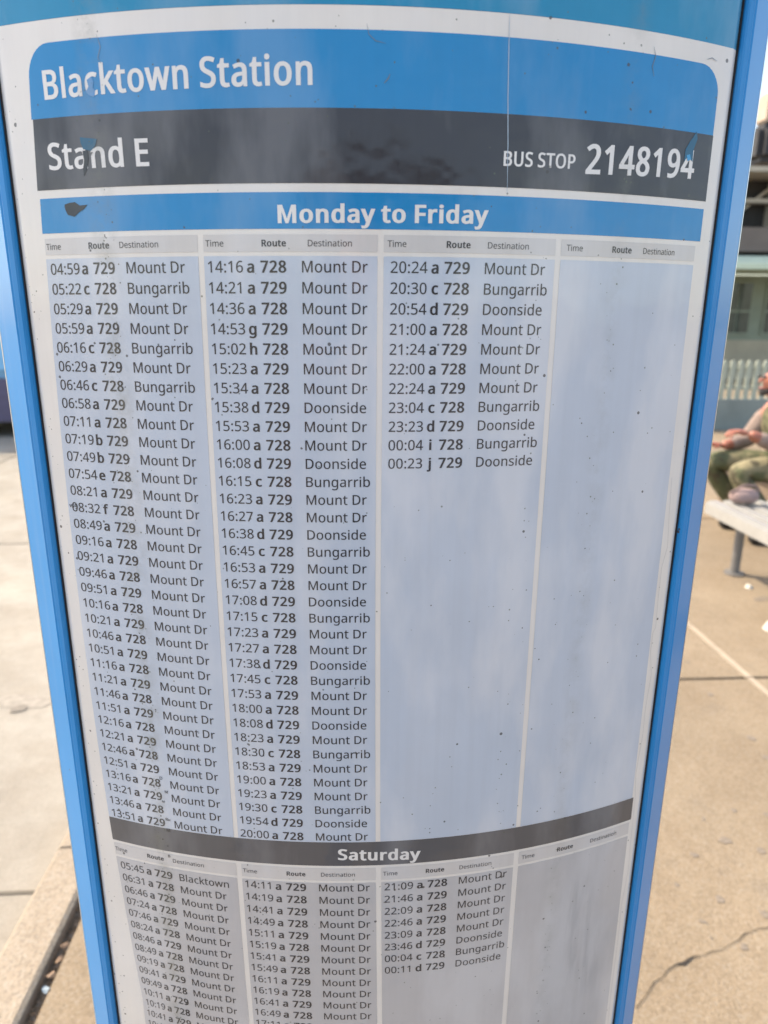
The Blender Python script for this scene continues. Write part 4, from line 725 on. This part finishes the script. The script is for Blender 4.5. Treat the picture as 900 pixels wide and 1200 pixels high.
skin('bag_body', [[('a', (-.10, 0, .045), (.05, .045)), ('b', (0, .01, .055), (.075, .055)), ('c', (.09, 0, .05), (.055, .045))]], cloth('pink_cloth', (.27, .19, .175)), bag)
skin('strap', [[('a', (-.10, 0, .07), .008), ('b', (-.03, -.02, .125), .008), ('c', (.05, -.01, .12), .008), ('d', (.09, 0, .075), .008)]], cloth('strap_cloth', (.20, .14, .13)), bag, 1)

# the person taking the picture: standing behind the lens, seen only as a faint reflection in the glossy sheet
ph = empty('person', (-.02, -.95, 0))
tag(ph, 'person in a navy top holding up a phone, faintly mirrored in the glossy timetable', 'person')
NAVYC = cloth('navy_top', (.03, .035, .06)); JEAN = cloth('dark_jeans', (.04, .05, .08)); SK2 = simple('warm_skin', (.50, .27, .19), .5, var=.08, scale=14)
skin('body', [
    [('hip', (0, -.02, .92), (.16, .11)), ('waist', (0, -.02, 1.08), (.135, .10)), ('chest', (0, -.01, 1.28), (.165, .115)), ('neck0', (0, 0, 1.42), (.07, .065)), ('neck', (0, .02, 1.48), .052), ('skull0', (0, .04, 1.54), (.065, .07)), ('skull', (0, .045, 1.61), (.075, .09)), ('crown', (0, .03, 1.68), (.065, .075))],
    [('chest', 0, 0), ('shr', (.18, -.01, 1.36), .07), ('elr', (.24, .14, 1.15), .048), ('wrr', (.12, .40, 1.40), .030)],
    [('chest', 0, 0), ('shl', (-.18, -.01, 1.36), .07), ('ell', (-.24, .14, 1.15), .048), ('wrl', (-.12, .40, 1.40), .030)],
    [('hip', 0, 0), ('hr', (.10, -.02, .86), .09), ('knr', (.11, 0, .50), .06), ('ankr', (.12, -.03, .10), .042)],
    [('hip', 0, 0), ('hl', (-.10, -.02, .86), .09), ('knl', (-.11, 0, .50), .06), ('ankl', (-.12, -.03, .10), .042)]], SK2, ph)
skin('top', [[('a', (0, -.02, .82), (.20, .16)), ('b1', (0, -.02, .96), (.205, .165)), ('b', (0, -.02, 1.10), (.19, .155)), ('c', (0, -.01, 1.28), (.20, .15)), ('d', (0, 0, 1.39), (.14, .10))],
             [('c', 0, 0), ('e', (.18, -.01, 1.35), .09), ('f', (.225, .09, 1.22), .072)], [('c', 0, 0), ('g', (-.18, -.01, 1.35), .09), ('h', (-.225, .09, 1.22), .072)]], NAVYC, ph)
for sx_ in (-1, 1):
    skin('trouser_leg', [[('h', (sx_ * .085, -.02, .92), (.12, .13)), ('t', (sx_ * .10, -.01, .72), (.105, .11)), ('k', (sx_ * .11, 0, .50), .08), ('a', (sx_ * .12, -.03, .10), .062)]], JEAN, ph)
    skin('shoe', [[('a', (sx_ * .12, -.05, .05), .045), ('t', (sx_ * .13, .12, .04), (.042, .035))]], BOOT, ph)
    w = Vector((sx_ * .12, .40, 1.40)); q = Vector((sx_ * .096, .455, 1.47))
    ch = [[('w', tuple(w), (.026, .02)), ('p', tuple((w + q) / 2), (.036, .02)), ('q', tuple(q), (.034, .016))]]
    for k in range(4):
        b = q + Vector((sx_ * -.004, .012, .028 - .021 * k)); l = (.040, .048, .046, .036)[k]
        ch.append([('q', 0, 0), (None, tuple(b), .0095), (None, tuple(b + Vector((sx_ * -.022, .006, .004)) * (l / .045)), .009), (None, tuple(b + Vector((sx_ * -.034, -.004, .004)) * (l / .045)), .0075)])
    ch.append([('p', 0, 0), (None, tuple(q + Vector((sx_ * -.012, -.022, -.005))), .011), (None, tuple(q + Vector((sx_ * -.040, -.022, .012))), .009)])
    skin('hand', ch, SK2, ph)
hd = Vector((0, .045, 1.61))
skin('hair', [[('a', tuple(hd + Vector((0, .02, .085))), .055), ('b', tuple(hd + Vector((0, -.03, .08))), .078), ('c', tuple(hd + Vector((0, -.06, .02))), .07), ('d', tuple(hd + Vector((0, -.05, -.05))), .05)]], HAIR_, ph)
skin('nose', [[('a', tuple(hd + Vector((0, .085, .015))), .010), ('b', tuple(hd + Vector((0, .105, -.018))), .014)]], SK2, ph)
for sx_ in (-1, 1):
    skin('eye', [[('a', tuple(hd + Vector((sx_ * .030, .078, .018))), .009), ('b', tuple(hd + Vector((sx_ * .036, .077, .018))), .009)]], DARKM, ph, 1)
    skin('ear', [[('a', tuple(hd + Vector((sx_ * .074, .0, .02))), (.010, .018)), ('b', tuple(hd + Vector((sx_ * .078, 0, -.015))), (.008, .014))]], SK2, ph, 1)
phone = MB().box(-.076, .076, -.0045, .0045, -.037, .037).obj('phone', simple('phone_black', (.015, .015, .018), .2), None, bevel=.003, loc=(-.02, -.468, 1.4995))
phone.rotation_euler.x = -.269
tag(phone, 'black phone held sideways in both hands in front of the timetable', 'phone')

# ================================================================== picket fence on a low wall
PICK = simple('pale_green_white_paint', (.36, .39, .32), .6, var=.12, scale=6)
WALLC = simple('grey_green_wall', (.20, .235, .225), .85, var=.12, scale=3, bmp=.2)
fence = empty('picket_fence', (8, 9.6, 0)); tag(fence, 'pale picket fence with rounded tops on a low grey wall beyond the seated person', 'fence')
MB().box(-3.2, 4.2, -.07, .07, 0, .46).obj('low_wall', WALLC, fence)
for z in (.60, .90): MB().box(-3.2, 4.2, .012, .045, z, z + .05).obj('rail', simple('rail_paint', (.28, .31, .27), .6), fence)
pv = [(-.036, 0), (.036, 0), (.036, .52)] + [(.036 * math.cos(a), .52 + .05 * math.sin(a)) for a in (R(35), R(65), R(90), R(115), R(145))] + [(-.036, .52)]
n = len(pv)
pm = mesh_obj('picket', [(x, -.018, z) for x, z in pv] + [(x, .008, z) for x, z in pv], [tuple(range(n)), tuple(range(2 * n - 1, n - 1, -1))] + [(i, i + n, (i + 1) % n + n, (i + 1) % n) for i in range(n)], PICK, fence, loc=(-3.14, 0, .465))
for i in range(1, 58):
    c = pm.copy(); COL.objects.link(c); c.parent = fence; c.location = (-3.14 + i * .128, 0, .465)
for i in range(3):
    MB().box(-3.2 + i * 3.6, -3.1 + i * 3.6, -.05, .05, .461, 1.12).obj('post', PICK, fence, bevel=.01) if i else None

# ================================================================== station building
CREAM = simple('cream_paint', (.42, .375, .30), .7, var=.08, scale=2)
GREEN = simple('pale_green_paint', (.22, .26, .20), .6, var=.1, scale=2)
FASC = simple('brown_grey_fascia', (.14, .115, .10), .7, var=.12, scale=2)
DARKI = simple('dark_interior', (.035, .033, .03), .9)
GLASS = simple('station_glass', (.05, .062, .055), .12, var=.5, scale=1.5)
AWN = simple('mint_awning', (.50, .60, .47), .5, var=.06, scale=2)
bld = empty('station_building', (14, 20, 0)); tag(bld, 'pale green and cream station building with mint awning and brown fascia beyond the fence', 'building')
MB().box(-7, 9, 0, 5, 0, 3.0).obj('lower_wall', GREEN, bld)
MB().box(-7.05, 9.05, -.06, -.002, 0, 1.15).obj('plinth', simple('tan_plinth', (.40, .36, .27), .8, var=.12, scale=2), bld)
for i in range(12):
    x = -6.7 + i * 1.28
    w = MB().box(x, x + .92, -.05, -.004, 1.30, 2.85).obj('window', GREEN, bld)
    for a, b in ((.07, .44), (.48, .85)):
        for c, d in ((1.37, 1.95), (2.01, 2.78)):
            MB().box(x + a, x + b, -.062, -.052, c, d).obj('pane', GLASS, w)
MB().xprism([(-1.9, 3.02), (-1.9, 3.16), (-1.2, 3.42), (0, 3.52), (0, 3.02)], -7.3, 9.3).obj('awning', AWN, bld)
for i in range(7):
    MB().tube((-6.3 + i * 2.4, -1.6, 0), (-6.3 + i * 2.4, -1.6, 3.01), .07).obj('awning_post', GREEN, bld)
MB().box(-7.3, 9.3, -1.2, 5, 3.53, 4.15).obj('fascia', FASC, bld)
MB().box(-7.0, 9.0, .3, 5, 4.152, 5.6).obj('upper_wall', DARKI, bld)
for i in range(10):
    MB().box(-6.9 + i * 1.7, -6.62 + i * 1.7, -.2, .28, 4.152, 5.599).obj('upper_post', CREAM, bld)
for i in range(9):
    x = -6.62 + i * 1.7
    MB().tube((x, .1, 4.3), (x + 1.42, .1, 5.4), .05, n=6).obj('brace', CREAM, bld)
MB().box(-6.9, 8.7, -.1, .2, 4.95, 5.06).obj('mid_rail', CREAM, bld)
MB().box(-7.4, 9.4, -.9, 5.3, 5.602, 6.05).obj('roof', CREAM, bld)
# floodlight on a post close to the right
fl = empty('floodlight', (5.0, 7.4, 0)); tag(fl, 'black floodlight on a tan post at the upper right beside the pylon', 'street lamp')
a_ = world_pt(893, 168, y=7.4)
fl.location = (a_.x + .35, 7.4, 0)
MB().tube((.28, 0, 0), (.28, 0, a_.z + 1.2), .07, .055, 14).obj('post', simple('tan_post', (.42, .33, .26), .6), fl)
h = MB().box(-.46, .06, -.16, .16, a_.z - .20, a_.z + .17).obj('lamp_head', RUBBER, fl, bevel=.06)
MB().box(-.40, .35, -.12, .12, a_.z + .19, a_.z + .48).obj('hood', simple('tan_hood', (.42, .33, .26), .6), fl, bevel=.02)
MB().box(.06, .225, -.03, .03, a_.z - .03, a_.z + .03).obj('bracket', DARKM, fl)

# ================================================================== bus at the far left
NAVY = simple('navy_skirt', (.035, .04, .12), .3, coat=.8); SKYB = simple('light_blue_body', (.12, .42, .72), .3, coat=.8)
TYRE = simple('tyre', (.02, .02, .02), .85); BGL = simple('bus_glass', (.02, .03, .04), .08)
bus = empty('bus', (-9, 10.9, -.125)); tag(bus, 'light blue bus with a navy skirt parked far left behind the pylon', 'bus')
MB().box(-6, 6, -1.2, 1.2, .85, 3.1).obj('body', SKYB, bus, bevel=.12)
MB().box(-5.98, 5.98, -1.215, 1.215, .22, .848).obj('skirt', NAVY, bus, bevel=.03)
for i in range(7): MB().box(-5.6 + i * 1.6, -4.15 + i * 1.6, -1.212, -1.19, 1.5, 2.6).obj('window', BGL, bus)
for x in (-3.6, 3.4):
    for y0, y1 in ((-1.23, -.95), (.95, 1.23)):
        wh = MB().tube((x, y0, .48), (x, y1, .48), .48, n=28).obj('wheel', TYRE, bus)
        MB().tube((x, y0 - .006, .48), (x, y0 - .001, .48), .26, n=20).obj('rim', ALU, wh)
MB().box(5.985, 6.01, -1.0, 1.0, 1.3, 2.7).obj('windscreen', BGL, bus)
bus.location.x = -9.2
# ================================================================== unseen shelter, added behind the camera to vary the sheet's reflections
SH = simple('charcoal_shelter', (.06, .062, .07), .5, var=.1, scale=3); SHG = simple('shelter_glass', (.05, .06, .065), .1)
sh = empty('added_shelter', (0.4, -6.0, 0)); tag(sh, 'charcoal shelter added out of view behind the camera for the timetable reflections', 'shelter')
for x in (-1.5, -.5, .5, 1.5):
    MB().box(x - .05, x + .05, -.6, -.5, 0, 2.55).obj('post', SH, sh)
for x in (-1.445, -.445, .555):
    MB().box(x, x + .89, -.56, -.55, .25, 2.2).obj('back_pane', SHG, sh)
MB().box(-1.8, 1.8, -.9, .75, 2.552, 2.68).obj('roof', SH, sh, bevel=.02)
MB().box(-1.2, 1.2, -.42, -.08, .43, .47).obj('seat', WSLAT, sh, bevel=.008)
for x in (-1.0, 1.0): MB().box(x - .03, x + .03, -.3, -.2, 0, .429).obj('leg', SH, sh)
